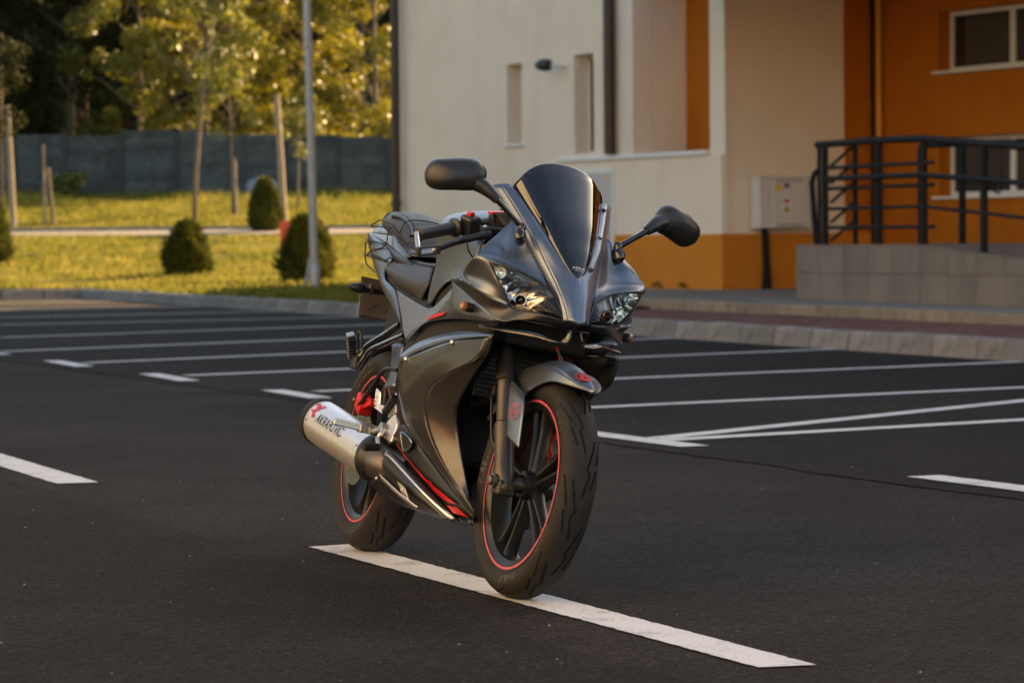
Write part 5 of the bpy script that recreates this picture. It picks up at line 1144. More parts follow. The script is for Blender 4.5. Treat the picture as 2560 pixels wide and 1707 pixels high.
# mirrors
def mirror(sg):
    ol = [(.244, 1.078), (.252, 1.100), (.270, 1.114), (.300, 1.116), (.350, 1.106), (.384, 1.094), (.398, 1.070), (.397, 1.045), (.386, 1.026), (.362, 1.019), (.320, 1.026), (.276, 1.033), (.253, 1.045)] if sg < 0 else [(.250, 1.052), (.254, 1.078), (.270, 1.098), (.293, 1.104), (.330, 1.097), (.362, 1.080), (.386, 1.064), (.395, 1.045), (.388, 1.022), (.372, 1.008), (.348, 1.001), (.318, 1.010), (.290, 1.020), (.262, 1.028)]
    O = catmull(np.array([(0, y, z) for y, z in ol]), 48, closed=True); cy, cz = .322, 1.062
    rings = [(.90, -.010), (.985, -.006), (1.0, 0), (1.0, .006), (.98, .016), (.92, .027), (.80, .037), (.62, .044), (.40, .048), (.2, .050), (.05, .0505)]
    v = []
    for sc, dx in rings:
        for p in O:
            y = cy + (p[1] - cy) * sc; z = cz + (p[2] - cz) * sc; v.append((1.228 + dx - .22 * (y - cy), y * sg, z))
    n = len(O); f = [(i * n + j, i * n + (j + 1) % n, (i + 1) * n + (j + 1) % n, (i + 1) * n + j) for i in range(len(rings) - 1) for j in range(n)]
    f.append(tuple(range(n))); f.append(tuple((len(rings) - 1) * n + j for j in range(n)))
    m = bpt('mirror', v, orient_closed(np.array(v), f), 'satin_black', smooth=50)
    g = [(1.2175 - .22 * (cy + (p[1] - cy) * .86 - cy), (cy + (p[1] - cy) * .86) * sg, cz + (p[2] - cz) * .86) for p in O]; bpt('mirror_glass', g, orient(g, [tuple(range(n))], (-1, 0, 0)), 'mirror_glass', m)
    btube('mirror_stalk', [(1.300, .140 * sg, .962), (1.298, .180 * sg, .992), (1.292, .216 * sg, 1.020)], [.0085, .0075, .0085], 'gloss_black', m)
    btube('mirror_boot', [(1.292, .214 * sg, 1.018), (1.284, .232 * sg, 1.033), (1.272, .250 * sg, 1.046), (1.262, .268 * sg, 1.054)], [.0125, .0165, .0205, .0225], 'satin_black', m)
    # pod on the cowl
    c = np.array([1.303, .139 * sg, .938]); d = np.array([.72, .50 * sg, .35]); R = axes(d, (-.25, 0, 1)); v = []; nn = 18
    for (h, s_) in ((-.01, 1.0), (.004, 1.0), (.012, .9), (.018, .68), (.021, .3)):
        for j in range(nn):
            a = 2 * math.pi * j / nn; w = .0150 * math.cos(a) * s_; q = (.026 if math.sin(a) < 0 else .022) * math.sin(a) * s_; v.append(c + R @ np.array([h, w, q]))
    f = [(i * nn + j, i * nn + (j + 1) % nn, (i + 1) * nn + (j + 1) % nn, (i + 1) * nn + j) for i in range(4) for j in range(nn)] + [tuple(4 * nn + j for j in range(nn))]
    bpt('mirror_base', v, orient(v, f, d), 'gloss_black', m, smooth=50)
    dome('base_screw', c + R @ np.array([.0205, .004, -.004]), d, .0055, .001, 'deep_black', m)
    v, f = lathe(np.array([1.300, .138 * sg, .950]), (-.1, .05 * sg, 1), [(0, .011), (.008, .0125), (.016, .0125), (.022, .009)], 14); bpt('mirror_joint', v, f, 'gloss_black', m, smooth=40)
mirror(-1); mirror(1)

# ------------------------------------------------------------------ upper side fairing, lower fairing, belly
up_rows = [PTS[k] for k in ('ridge', 'side1', 'side2', 'side3', 'side4', 'side5')]
both('upper_side_fairing', up_rows, 'matte_grey', bike, (.2, -1, .2), nu=17, nv=6, thick=.004, angle=40)
both('ridge_top', [PTS['toplet'], [PTS['ridge'][1], PTS['chin_t'][0]]], 'matte_grey', cowl, (.1, -.3, 1), nu=6, nv=2, thick=.003)
both('fairing_gap', [PTS['gap_t'], PTS['gap_b']], 'deep_black', bike, nu=20, nv=4, thick=.003)
low_rows = [PTS[k] for k in ('lf0', 'lf1', 'lf2', 'lf3', 'lf4')]
lf = both('lower_fairing', low_rows, 'dark_grey', bike, (.3, -1, .1), nu=43, nv=8, sharp=(1, 3), thick=.004, angle=60)
both('fairing_top_edge', [PTS['lft_o'], PTS['lft_i']], 'matte_grey', bike, (0, -.5, 1), nu=24, nv=2, thick=.003)
bel_rows = [PTS[k] for k in ('belly_t', 'belly_m', 'belly_b')]
both('belly_pan', bel_rows, 'satin_black', bike, (.1, -1, -.3), nu=30, nv=5, thick=.003)
sheet('belly_floor', [PTS['belly_b'], [(p[0], 0, p[2] - .012) for p in PTS['belly_b']], [my(p) for p in PTS['belly_b']]], 'satin_black', bike, (0, 0, -1), nu=20, nv=5, thick=.003)
def decal(name, loop, m, parent, lift=.0025):
    v = [np.array(p) + np.array([.0008, -lift, .0]) for p in loop]; return bpt(name, v, orient(v, [tuple(range(len(v)))], (0, -1, 0)), m, parent)
n5 = len(PTS['red1'])
v = [np.array(p) + [0, -.004, 0] for p in PTS['red1']] + [np.array(p) + [0, -.004, 0] for p in PTS['red1b']]
stripe = bpt('red_stripe', v, orient(v, [(i, i + 1, n5 + i + 1, n5 + i) for i in range(n5 - 1)], (0, -1, 0)), 'decal_red')
decal('red_stripe', PTS['red2'], 'decal_red', bike, .005); decal('red_stripe', PTS['red3'], 'decal_red', bike, .007)
prism('fairing_vent', [np.array(p) + [0, -.003, 0] for p in PTS['vent']], (0, .02, 0), 'deep_black', bevel=.002)
btube('vent_rim', [np.array(p) + [0, -.004, 0] for p in PTS['vent'] + [PTS['vent'][0]]], .004, 'matte_grey', dense=4, n=6)
for k in ('screwA', 'screwB'):
    for sg in (1, -1): p = PTS[k][0]; dome('fairing_screw', (p[0], p[1] * sg, p[2]), (.25, -1 * sg, .1), .008, .004, 'alu', bike)
# indicator on the side
for sg in (-1, 1):
    c = np.array([1.235, .224 * sg, .731]); v, f = lathe(c, (.45, 1 * sg, .05), [(-.012, .013), (.004, .0125), (.008, .0135), (.014, .0135), (.015, .009)], 12); ind = bpt('front_indicator', v, f, 'satin_black', smooth=30)
    v, f = lathe(c, (.45, 1 * sg, .05), [(.0142, .0125), (.019, .012), (.024, .008), (.0245, .003)], 10); bpt('indicator_lens', v, f, 'amber', ind, smooth=20)
decal('model_script', PTS['decal'], 'decal_red', bike, .004)
# wing-like lips under the nose
lp = [PTS['lip_f'], [(p[0] - .02, p[1], p[2] + .012) for p in PTS['lip_f']]]
both('nose_lip', [PTS['lip_fb'], PTS['lip_f'], [(p[0] - .03, p[1] * .98, p[2] + .006) for p in PTS['lip_f']]], 'gloss_black', bike, (.5, -.3, .8), nu=26, nv=4, thick=.004, angle=60)
both('duct_rim', [[(1.476, -.020, .676), (1.478, -.016, .695), (1.470, -.014, .715)], [(1.455, -.040, .676), (1.462, -.026, .695), (1.455, -.02, .718)]], 'gloss_black', bike, (1, 0, 0), nu=8, nv=3, thick=.004)
# ------------------------------------------------------------------ tank, seat, tail
tank_half = [
    [(.475, 0, .985), (.56, 0, 1.020), (.72, 0, 1.034), (.88, 0, 1.028), (1.04, 0, .985)],
    [(.480, -.085, .988), (.58, -.108, 1.006), (.73, -.118, 1.012), (.88, -.118, 1.003), (1.04, -.11, .955)],
    [(.530, -.125, .958), (.64, -.150, .966), (.77, -.162, .968), (.90, -.165, .956), (1.05, -.155, .915)],
    [(.600, -.134, .908), (.68, -.150, .910), (.77, -.158, .905), (.91, -.165, .895), (1.06, -.163, .868)],
    [(.640, -.142, .856), (.69, -.150, .852), (.78, -.158, .858), (.92, -.167, .850), (1.07, -.168, .830)],
    [(.650, -.149, .806), (.695, -.154, .800), (.795, -.163, .812), (.92, -.172, .822), (1.07, -.175, .800)],
    [(.660, -.154, .745), (.70, -.156, .743), (.785, -.164, .785), (.90, -.174, .808), (1.07, -.176, .785)]]
full = [[my(p) for p in r] for r in tank_half[:0:-1]] + tank_half
tank = sheet('fuel_tank', full, 'matte_grey', bike, (0, 0, 1), nu=29, nv=6, thick=.004, angle=60)
v, f = lathe((.80, 0, 1.026), (-.06, 0, 1), [(0, .036), (.010, .036), (.014, .030), (.015, .01)], 24); bpt('filler_cap', v, f, 'satin_black', tank, smooth=40)
# back face of the tank towards the seat
sheet('tank_rear', [[(p[0][0], p[0][1], p[0][2]) for p in full], [(.50 + .25 * (1 - abs(p[0][1]) / .16), p[0][1] * .6, p[0][2] - .05) for p in full]], 'matte_grey', tank, (-1, 0, 0), nu=40, nv=2, thick=.002)
seat_half = [
    [(.04, 0, .905), (.25, 0, .888), (.40, 0, .872), (.60, 0, .880)],
    [(.08, -.070, .900), (.255, -.075, .885), (.40, -.078, .870), (.575, -.08, .872)],
    [tuple(p) for p in PTS['seat_t']], [tuple(p) for p in PTS['seat_m']], [tuple(p) for p in PTS['seat_b']], [(.13, -.105, .83), (.30, -.11, .785), (.43, -.115, .765), (.56, -.11, .748)]]
fulls = [[my(p) for p in r] for r in seat_half[:0:-1]] + seat_half
seat = sheet('rider_seat', fulls, 'seat_vinyl', bike, (0, 0, 1), nu=23, nv=6, thick=.004, angle=70)
col = [r[0] for r in fulls]; sheet('seat_back_end', [col, [(.12, p[1] * .5, .86) for p in col]], 'seat_vinyl', seat, (-1, 0, 0), nu=40, nv=2, thick=.003)
both('seat_seam', [[(p[0], p[1] - .0035, p[2] + .001) for p in PTS['seat_t']], [(p[0], p[1] - .0055, p[2] - .0035) for p in PTS['seat_t']]], 'deep_black', seat, nu=16, nv=1, thick=.001)
both('under_seat_panel', [[(.10, -.125, .845), (.30, -.132, .80), (.57, -.135, .76), (.70, -.150, .745)], [(.16, -.13, .80), (.33, -.140, .765), (.58, -.150, .725), (.76, -.165, .70)]], 'deep_black', bike, nu=16, nv=3, thick=.003)
both('ribbed_side_panel', [PTS['car_t'], [mixp(a, b, .5) for a, b in zip(PTS['car_t'], PTS['car_b'])], PTS['car_b']], 'carbon_rib', bike, nu=26, nv=6, thick=.003)
both('inner_arch', [[(.72, -.150, .745), (.80, -.155, .80), (.93, -.165, .812), (1.06, -.17, .80)], [(.76, -.150, .70), (.86, -.155, .73), (.95, -.165, .75), (1.07, -.175, .74)]], 'deep_black', bike, nu=14, nv=3, thick=.003)
# tail
tail_rows = [[(-.315, 0, 1.008), (-.24, 0, 1.022), (-.10, 0, 1.016), (.08, 0, .985), (.35, 0, .90)], [tuple(p) for p in PTS['tail_top']], [tuple(p) for p in PTS['tail_r']], [tuple(p) for p in PTS['tail_l']]]
tail_rows[1] = [(-.300, -.042, 1.003), (-.235, -.050, 1.008), (-.10, -.062, .998), (.085, -.088, .952), (.32, -.113, .889)]
ft = [[my(p) for p in r] for r in tail_rows[:0:-1]] + tail_rows
tail = sheet('tail_cowl', ft, 'dark_grey', bike, (0, 0, 1), nu=25, nv=5, sharp=(1, 2, 4, 5), thick=.003, angle=60)
both('tail_side', [PTS['spear_i'], [mixp(a, b, .5, (0, -.004, .002)) for a, b in zip(PTS['spear_i'], PTS['spear_o'])], PTS['spear_o']], 'matte_grey', bike, (-.2, -1, .5), nu=36, nv=4, thick=.004, angle=50)
both('tail_inner', [PTS['spear_o'], [(p[0] + .06, p[1] * .5, p[2] - .02) for p in PTS['spear_o']]], 'deep_black', bike, (-.2, -.3, -1), nu=30, nv=2, thick=.003)
both('tail_fill', [PTS['tail_l'] + [(.36, -.12, .86)], [(-.255, -.081, .963), (-.06, -.105, .93), (.09, -.118, .905), (.17, -.125, .875), (.25, -.125, .855), (.36, -.122, .845)]], 'satin_black', bike, nu=20, nv=2, thick=.002)
# pillion pad strapped on the tail
pil = [[(-.17, 0, 1.043), (-.04, 0, 1.040), (.10, 0, 1.010), (.22, 0, .955), (.27, 0, .90)],
       [(-.17, -.055, 1.036), (-.04, -.066, 1.030), (.10, -.078, 1.000), (.21, -.088, .945), (.27, -.09, .895)],
       [(-.16, -.078, 1.010), (-.03, -.092, 1.000), (.11, -.100, .968), (.22, -.105, .920), (.28, -.105, .885)],
       [(-.15, -.080, .985), (-.02, -.094, .962), (.12, -.102, .930), (.23, -.106, .895), (.28, -.105, .875)]]
fp = [[my(p) for p in r] for r in pil[:0:-1]] + pil
pillion = sheet('pillion_seat', fp, 'seat_vinyl', bike, (0, 0, 1), nu=21, nv=5, sharp=(1, 2, 4, 5), thick=.004, angle=60)
c0_ = [r[0] for r in fp]; sheet('pillion_end', [c0_, [(-.14, p[1] * .4, .985) for p in c0_]], 'seat_vinyl', pillion, (-1, 0, 0), nu=30, nv=2, thick=.002)
# grab strap moulding on the right shoulder of the pad
btube('seat_piping', [(-.05, -.078, 1.012), (-.03, -.085, 1.016), (.05, -.080, 1.008), (.14, -.083, .985), (.20, -.09, .952)], .006, 'satin_black', pillion)
# tail light, number plate, rear indicators
bbox3('tail_light', (-.285, 0, .962), (.02, .05, .016), 'brake_red', bike, bevel=.008)
pc = np.array([-.205, -.02, .762]); Rp = rotY(rad(-20))
mat('plate_brown', (.13, .10, .078), .35, metal=.4)
pl = bbox3('number_plate', pc, (.003, .072, .064), 'plate_brown', bike, R=Rp, bevel=.003); bbox3('plate_frame', pc + Rp @ np.array([.003, 0, 0]), (.002, .076, .068), 'steel_dark', pl, R=Rp, bevel=.004)
bbox3('plate_cover', pc + Rp @ np.array([.0075, 0, 0]), (.001, .070, .062), 'plate_brown', pl, R=Rp)
for (a, b) in ((-.03, .03), (.02, -.028), (-.035, -.03)): btube('plate_strap', [pc + Rp @ np.array([.010, a - .012, b - .012]), pc + Rp @ np.array([.010, a + .012, b + .012])], .0022, 'steel_dark', pl, n=6)
btube('plate_bracket', [(-.02, -.02, .86), (-.11, -.02, .83), (-.19, -.02, .81)], .016, 'satin_black', bike)
for sg in (-1, 1):
    c = np.array([-.085, .10 * sg, .782]); st_ = btube('rear_indicator', [(-.10, .04 * sg, .786), c, (-.078, .125 * sg, .783)], [.009, .009, .011], 'satin_black', bike)
    v, f = lathe((-.078, .122 * sg, .783), (.08, 1 * sg, 0), [(0, .011), (.008, .016), (.022, .0165), (.040, .011), (.052, .003)], 14); bpt('indicator_body', v, f, 'satin_black', st_, smooth=50)
    v, f = lathe((-.085, .10 * sg, .785), (0, 1 * sg, 0), [(-.004, .017), (.004, .017), (.005, .012)], 14); bpt('indicator_flange', v, f, 'steel_dark', st_, smooth=40)
# inner fender, swingarm, shock, frame
sheet('rear_hugger', [[(RR * 0 + (.345 + .0) * math.cos(rad(a)), y, RR + .345 * math.sin(rad(a))) for a in (28, 55, 80, 105, 125)] for y in (-.07, -.03, .03, .07)], 'satin_black', bike, (0, 0, 1), nu=18, nv=3, thick=.003)
sheet('undertail', [[(-.20, y, .94), (0, y, .82), (.25, y, .74), (.45, y, .66)] for y in (-.10, 0, .10)], 'deep_black', bike, (0, 0, -1), nu=12, nv=3, thick=.003)
both('swingarm', [[(.0, -.086, .335), (.2, -.098, .372), (.42, -.104, .40)], [(-.02, -.094, .307), (.2, -.106, .345), (.42, -.110, .368)], [(.0, -.086, .280), (.2, -.098, .318), (.42, -.104, .335)]], 'alu', bike, nu=14, nv=4, thick=.012)
btube('rear_axle', [(0, -.10, RR), (0, .10, RR)], .014, 'steel_dark', bike, n=14)
both('frame_spar', [PTS['hugger'], [mixp(a, b, .5, (0, -.012, 0)) for a, b in zip(PTS['hugger'], PTS['hugger2'])], PTS['hugger2']], 'carbon_rib' if False else 'matte_grey', bike, nu=14, nv=4, thick=.004)
for k in ('tube1', 'tube2'):
    btube('footrest_tube', PTS[k], .0105, 'gloss_black', bike); btube('footrest_tube', [my(p) for p in PTS[k]], .0105, 'gloss_black', bike)
for sg in (1, -1):
    S3 = lambda p: (p[0], p[1] * sg, p[2])
    m_ = bbox3('pillion_footrest', S3((.185, -.183, .553)), (.022, .014, .020), 'satin_black', bike, bevel=.005)
    a, b = np.array(S3((.150, -.190, .566))), np.array(S3((.197, -.222, .634))); Rg = axes(b - a, (0, 1 * sg, .3)); bbox3('rest_pad', (a + b) / 2, (np.linalg.norm(b - a) / 2, .010, .012), 'alu', m_, R=Rg, bevel=.003)
    for k in range(7):
        q = a + (b - a) * (.12 + .13 * k); bbox3('rest_tooth', q + Rg @ np.array([0, 0, .013]) * .0 + Rg @ np.array([0, .011, .0]), (.0028, .003, .0115), 'satin_black', m_, R=Rg, bevel=0)
    btube('rest_loop', [S3(p) for p in PTS['peguard']], .0032, 'satin_black', m_, n=8)
# engine, radiator, headers, chain side block
mb = MB()
eng = bbox3('engine', (.74, 0, .42), (.16, .105, .11), 'deep_black', bike, bevel=.02)
v, f = lathe((.82, 0, .46), (.55, 0, .84), [(0, .085), (.02, .085), (.03, .07), (.05, .085), (.06, .07), (.08, .085), (.09, .07), (.11, .085), (.12, .07), (.14, .085), (.17, .07)], 20); bpt('cylinder', v, f, 'satin_black', eng, smooth=25)
rdt = bbox3('radiator', (1.09, 0, .60), (.018, .135, .10), 'satin_black', bike, R=rotY(rad(-15)), bevel=.004)
Rr_ = rotY(rad(-15))
for k in range(14): bbox3('radiator_fin', np.array([1.09, 0, .60]) + Rr_ @ np.array([.020, 0, -.085 + k * .013]), (.003, .128, .0018), 'steel_dark', rdt, R=Rr_, bevel=0)
bbox3('steering_head', (1.10, 0, .80), (.05, .05, .08), 'deep_black', bike, R=rotY(-RAKE), bevel=.01)
bbox3('main_frame', (.80, 0, .66), (.26, .10, .09), 'deep_black', bike, R=rotY(rad(12)), bevel=.02)
bbox3('inner_block', (1.17, 0, .69), (.10, .12, .035), 'deep_black', bike, bevel=.01); bbox3('airbox', (.30, 0, .70), (.24, .085, .07), 'deep_black', bike, bevel=.02)
btube('header_pipe', PTS['header'], .020, 'steel_dark', bike, n=14); btube('header_pipe', [(.90, -.10, .444), (.88, -.10, .38), (.90, -.09, .29), (.95, -.07, .21), (.80, -.10, .20)], .021, 'steel_dark', bike, n=14)
btube('red_hose', PTS['redhose'], .004, 'brake_red', bike, n=8); btube('brake_hose', [(1.30, .02, .66), (1.33, .05, .60), (1.31, .06, .52)], .004, 'satin_black', bike, n=8)
both('inner_shroud', [[(1.30, -.165, .665), (1.20, -.165, .56), (1.06, -.145, .46), (1.05, -.10, .33), (1.10, -.08, .24)], [(1.18, -.10, .66), (1.08, -.10, .56), (.98, -.09, .46), (.96, -.07, .33), (1.00, -.05, .20)]], 'deep_black', bike, (1, -.2, 0), nu=20, nv=4, thick=.003)
# ------------------------------------------------------------------ rear brake, footpegs on the right
rc = bbox3('rear_caliper', (.020, -.088, .437), (.034, .022, .026), 'brake_red', bike, R=rotY(rad(25)), bevel=.009); bbox3('caliper_arm', (.075, -.088, .440), (.04, .014, .012), 'brake_red', rc, R=rotY(rad(-10)), bevel=.004)
dome('caliper_bolt', (-.01, -.112, .445), (0, -1, 0), .008, .006, 'steel_dark', rc)
btube('rear_brake_hose', PTS['rhose'], .007, 'satin_black', bike)
hg = prism('heel_guard', PTS['heel'], (.004, .005, 0), 'alu_brushed', bevel=.002)
for k in range(3): dome('guard_hole', (.40 + .004 * k, -.1775, .462 - .012 * k), (0, -1, 0), .0035, .0004, 'deep_black', hg)
rs = prism('rearset_bracket', PTS['brk'], (.0, .010, 0), 'alu_brushed', bevel=.003); prism('bracket_arm', PTS['brk2'], (0, .010, 0), 'alu', rs, bevel=.003)
btube('master_cylinder', PTS['master'], .010, 'satin_black', rs); v, f = lathe((.545, -.176, .372), (0, -1, 0), [(0, .022), (.012, .022), (.013, .015), (.014, .015)], 16); bpt('pivot', v, f, 'alu', rs, smooth=40)
pg = btube('footpeg', [(.545, -.185, .366), (.565, -.215, .367), (.576, -.245, .368)], [.013, .014, .012], 'alu', bike, n=12)
bbox3('peg_hinge', (.578, -.247, .367), (.014, .016, .013), 'alu', pg, bevel=.004)
a, b = np.array([.580, -.255, .366]), np.array([.566, -.335, .371]); Rg = axes(b - a, (0, 0, 1)); bbox3('peg_tread', (a + b) / 2, (np.linalg.norm(b - a) / 2, .012, .008), 'alu', pg, R=Rg, bevel=.003)
for k in range(7): bbox3('peg_tooth', a + (b - a) * (.1 + .135 * k) + Rg @ np.array([0, 0, .009]), (.0028, .012, .004), 'alu', pg, R=Rg, bevel=.001)
pd = btube('brake_pedal', PTS['pedal'], .0062, 'alu_brushed', bike); btube('pedal_rubber', [tuple(p) for p in PTS['padA']], .0105, 'rubber', pd, n=12)
for k in range(6):
    q = np.array(PTS['padA'][0]) * (1 - (.1 + .16 * k)) + np.array(PTS['padA'][1]) * (.1 + .16 * k); v, f = lathe(q, np.array(PTS['padA'][1]) - np.array(PTS['padA'][0]), [(-.002, .0118), (.002, .0118)], 12); bpt('rubber_rib', v, f, 'rubber', pd)
# side stand
btube('side_stand', [(.60, .09, .24), (.54, .20, .10), (.52, .262, -.045)], .010, 'satin_black', bike, n=10)
bbox3('stand_foot', (.52, .266, -.050), (.022, .018, .004), 'satin_black', bike, bevel=.002)

# ------------------------------------------------------------------ exhaust
EA, EB = np.array([.045, -.226, .366]), np.array([.545, -.176, .287]); ed = (EB - EA) / np.linalg.norm(EB - EA); EL = np.linalg.norm(EB - EA)
eo = np.array([0, -1, 0.]); eo = eo - ed * (eo @ ed); eo /= np.linalg.norm(eo); eu = np.cross(eo, ed); eu = eu if eu[2] > 0 else -eu
def ex(h, th, r): return EA + ed * h + (eo * math.cos(th) * .96 + eu * math.sin(th) * 1.06) * r
def exring(prof, n=56):
    v = [ex(h, 2 * math.pi * j / n, r) for (h, r) in prof for j in range(n)]; f = [(i * n + j, i * n + (j + 1) % n, (i + 1) * n + (j + 1) % n, (i + 1) * n + j) for i in range(len(prof) - 1) for j in range(n)]
    return v, f, n
v, f, n = exring([(.02, .0630), (.03, .0635), (.25, .0640), (EL - .01, .0635)]); f += [tuple(range(n)), tuple(3 * n + j for j in range(n))]
exh = bpt('exhaust', v, orient_closed(np.array(v), f), 'alu_brushed', smooth=40)
v, f, n = exring([(.036, .0640), (.034, .0672), (.006, .0672), (-.006, .062), (-.010, .052), (-.006, .034), (.03, .030)]); f.append(tuple(6 * n + j for j in range(n))); bpt('end_cap', v, f, 'deep_black', exh, smooth=40)
v, f, n = exring([(EL - .03, .0635), (EL - .028, .0665), (EL - .012, .0668), (EL, .064), (EL + .02, .05)]); bpt('front_band', v, f, 'satin_black', exh, smooth=40)
for (h, t) in ((.052, 55), (.052, 5), (EL - .045, 20), (EL - .045, 70), (.052, 100)): p = ex(h, rad(t), .0642); dome('rivet', p, p - (EA + ed * h), .0042, .002, 'steel_dark', exh, n=8)
def on_ex(x, y): th = rad(40) + y / .0655; return tuple(ex(x, th, .0662))
Vt, Ft = text_mesh('AKRAPOVIČ', .040, 1.0, .12); wd = np.ptp(Vt[:, 0]); sx = .215 / wd; out = [on_ex(.118 + .1075 + x * sx, y - .012) for x, y in Vt]; bpt('maker_lettering', out, orient(out, Ft, eo + eu), 'ink_black', exh)
lg = [[(-.030, .020), (-.012, .024), (.002, .006), (.016, .026), (.030, .022), (.010, .000), (.004, -.010), (-.004, -.010)], [(-.034, -.012), (-.008, -.004), (.012, -.020), (.026, -.024), (.004, -.030), (-.010, -.016)]]
for L_ in lg:
    c = np.mean(L_, axis=0); v = [on_ex(.082 + a * .9, b * .95 + .002) for a, b in L_]; bpt('maker_emblem', v, orient(v, [tuple(range(len(v)))], eo + eu), 'decal_red', exh)
sh = [PTS[k] for k in ('sh_t', 'sh_u1', 'sh_u2', 'sh_m', 'sh_b')]
shield = sheet('exhaust_shield', sh, 'satin_black', exh, (.1, -1, .2), nu=24, nv=4, thick=.003, angle=50)
lift = lambda R, d=.003: [(p[0], p[1] - d, p[2]) for p in R]
sheet('shield_strip', [lift(PTS['sh_u1']), lift(PTS['sh_u2'])], 'alu_brushed', exh, nu=24, nv=2, thick=.002)
sheet('shield_strip', [lift(PTS['sh_l1'], .002), lift(PTS['sh_l2'], .002)], 'alu_brushed', exh, nu=24, nv=2, thick=.002)
sheet('link_pipe', [[tuple(ex(EL - .02, rad(t), .055)) for t in (120, 60, 0, -60, -120)], [tuple(ex(EL + .06, rad(t), .050)) for t in (120, 60, 0, -60, -120)], [(.72, -.12, .31), (.72, -.155, .30), (.72, -.165, .27), (.72, -.155, .23), (.72, -.12, .21)]], 'steel_dark', exh, nu=20, nv=5, thick=.003)
for p in ((.62, -.198, .235), (.99, -.128, .180)): dome('shield_bolt', p, (0, -1, 0), .006, .003, 'alu', exh)
q = [np.array(p) + [0, -.012, 0] for p in PTS['fck']]
stk = bpt('sticker', q, orient(q, [(0, 1, 2, 3)], (0, -1, 0)), 'decal_white', exh)
def on_q(a, b, d): return tuple((q[0] * (1 - a) + q[1] * a) * (1 - b) + (q[3] * (1 - a) + q[2] * a) * b + np.array([0, -d, 0]))
v = [on_q(0, 0, .0008), on_q(1, 0, .0008), on_q(1, .16, .0008), on_q(0, .16, .0008)]; bpt('sticker_band', v, orient(v, [(0, 1, 2, 3)], (0, -1, 0)), 'decal_green', exh)
Vt, Ft = text_mesh('FCK', 1, 1); Vt = Vt / np.ptp(Vt, axis=0); 
out = [on_q(.5 + x * .85, .40 - y * .36, .001) for x, y in Vt]; bpt('sticker_lettering', out, orient(out, Ft, (0, -1, 0)), 'ink_black', exh)
v = [on_q(.1, .68, .001), on_q(.9, .68, .001), on_q(.9, .88, .001), on_q(.1, .88, .001)]; bpt('sticker_band', v, orient(v, [(0, 1, 2, 3)], (0, -1, 0)), 'ink_black', exh)

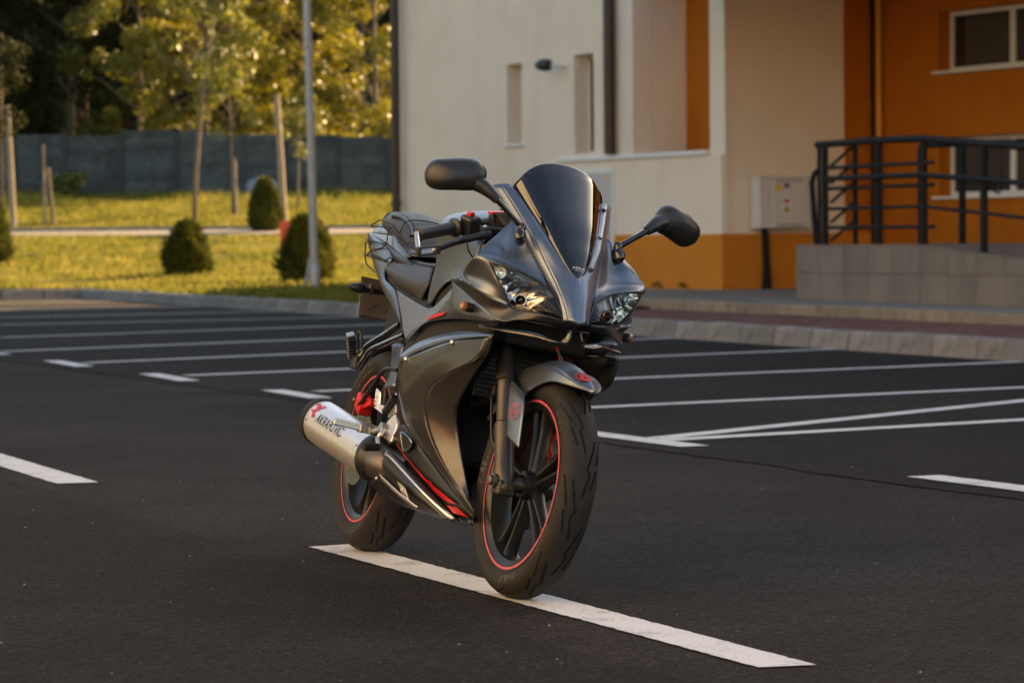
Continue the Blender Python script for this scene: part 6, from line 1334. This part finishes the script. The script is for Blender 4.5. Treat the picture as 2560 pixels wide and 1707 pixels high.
# ------------------------------------------------------------------ handlebars
for sg in (-1, 1):
    S3 = lambda p: (p[0], -p[1] * sg, p[2])          # data given for the right side
    g0, g1 = np.array(S3((1.030, -.335, .896))), np.array(S3((.990, -.218, .941))); d = (g1 - g0); Lg = np.linalg.norm(d)
    v, f = lathe(g0, d, [(-.002, .013), (0, .0185), (.006, .0185), (.007, .0165), (.085, .0170), (.09, .0175), (Lg - .016, .0175), (Lg - .014, .0205), (Lg - .010, .0265), (Lg - .004, .0265), (Lg - .002, .020), (Lg + .01, .018)], 22); gp = bpt('handgrip', v, f, 'grip_rubber', st=True, smooth=35)
    v, f = lathe(g1, d, [(0, .0115), (.12, .0115)], 12); bpt('clip_on_bar', v, f, 'satin_black', gp, st=True, smooth=40)
    if sg < 0:
        for k in range(9):
            for j in range(12):
                a = 2 * math.pi * (j + .5 * (k % 2)) / 12; u_, w_ = frame(d); q_ = g0 + d / Lg * (Lg - .045 + k * .0032) + (u_ * math.cos(a) + w_ * math.sin(a)) * .0176
        c = np.array((1.003, -.186, .952)); Rg = axes(d, (.25, 0, 1)); sw = bbox3('switch_housing', c, (.021, .023, .030), 'satin_black', st=True, R=Rg, bevel=.008)
        bbox3('kill_switch', c + Rg @ np.array([.0, .002, .0335]), (.0085, .008, .006), 'brake_red', sw, st=True, R=Rg, bevel=.002)
        R1, R2 = np.array(PTS['resv']), None
        c = np.array((1.010, -.108, .981)); Rb = axes((.1, 1, .22), (.1, 0, 1)); rv = bbox3('brake_reservoir', c, (.0255, .020, .0215), 'satin_black', st=True, R=Rb, bevel=.004)
        bbox3('reservoir_lid', c + Rb @ np.array([0.0, 0, .025]), (.0275, .022, .0035), 'brake_red', rv, st=True, R=Rb, bevel=.002)
        bbox3('reservoir_window', c + Rb @ np.array([.0, -.0205, .0]), (.016, .001, .012), 'steel_dark', rv, st=True, R=Rb, bevel=.0)
        btube('master_body', [(1.03, -.165, .940), (1.035, -.14, .950), (1.03, -.10, .957)], .013, 'satin_black', rv, st=True); bbox3('master_clamp', (1.02, -.150, .945), (.012, .016, .014), 'steel_dark', rv, st=True, bevel=.004)
        dome('clamp_bolt', (1.035, -.155, .958), (.3, 0, 1), .006, .004, 'alu', rv, True)
        lv = btube('brake_lever', PTS['lever'], [.010, .011, .0105, .0085, .0075], 'satin_black', st=True)
        g_ = PTS['guard']; lg_ = btube('lever_guard', [np.array(g_[0]), np.array(g_[1]), np.array(g_[2])], .007, 'alu', st=True, n=8); 
        a, b = np.array(g_[2]), np.array(g_[4]); Rg = axes(b - a, (.2, 0, 1))
        for zo in (-.010, .010): bbox3('guard_rail', (a + b) / 2 + Rg @ np.array([0, 0, zo]), (np.linalg.norm(b - a) / 2, .004, .0028), 'steel_dark', lg_, st=True, R=Rg, bevel=.001)
        for t_ in (0, 1): bbox3('guard_end', a * (1 - t_) + b * t_, (.006, .005, .0125), 'steel_dark', lg_, st=True, R=Rg, bevel=.001)
        dome('guard_screw', a * .25 + b * .75 + np.array([.006, 0, 0]), (1, -.2, 0), .006, .003, 'alu', lg_, True)
        btube('lever_wire', [(1.055, -.205, .900), (1.062, -.200, .882), (1.05, -.18, .868), (1.02, -.16, .865)], .0025, 'satin_black', st=True, n=6)

# ------------------------------------------------------------------ cargo net hooked over the tail (rests on the motorcycle)
net = empty('cargo_net', (-.4535, 9.3065, .0015)); net.rotation_euler = BM.to_euler(); tag(net, 'black elastic cargo net stretched over the tail of the motorcycle', 'cargo net')
for k in ('tailnet0', 'net1', 'net2', 'net3', 'net4', 'net5', 'net6', 'net7', 'net8', 'net9'):
    P = [np.array(p) + np.array([0, -.005, .002]) for p in PTS[k]]; btube('cord', P, .0021, 'cord_black', net, n=7)
for P in ([(-.26, -.09, .945), (-.15, -.10, .925), (-.02, -.112, .905), (.10, -.122, .880)], [(-.10, -.075, 1.005), (.02, -.098, .985), (.12, -.108, .955), (.20, -.112, .93)], [(.11, .08, .999), (.11, 0, 1.010), (.11, -.08, 1.001), (.12, -.105, .96)]):
    btube('cord', P, .0020, 'cord_black', net, n=7)
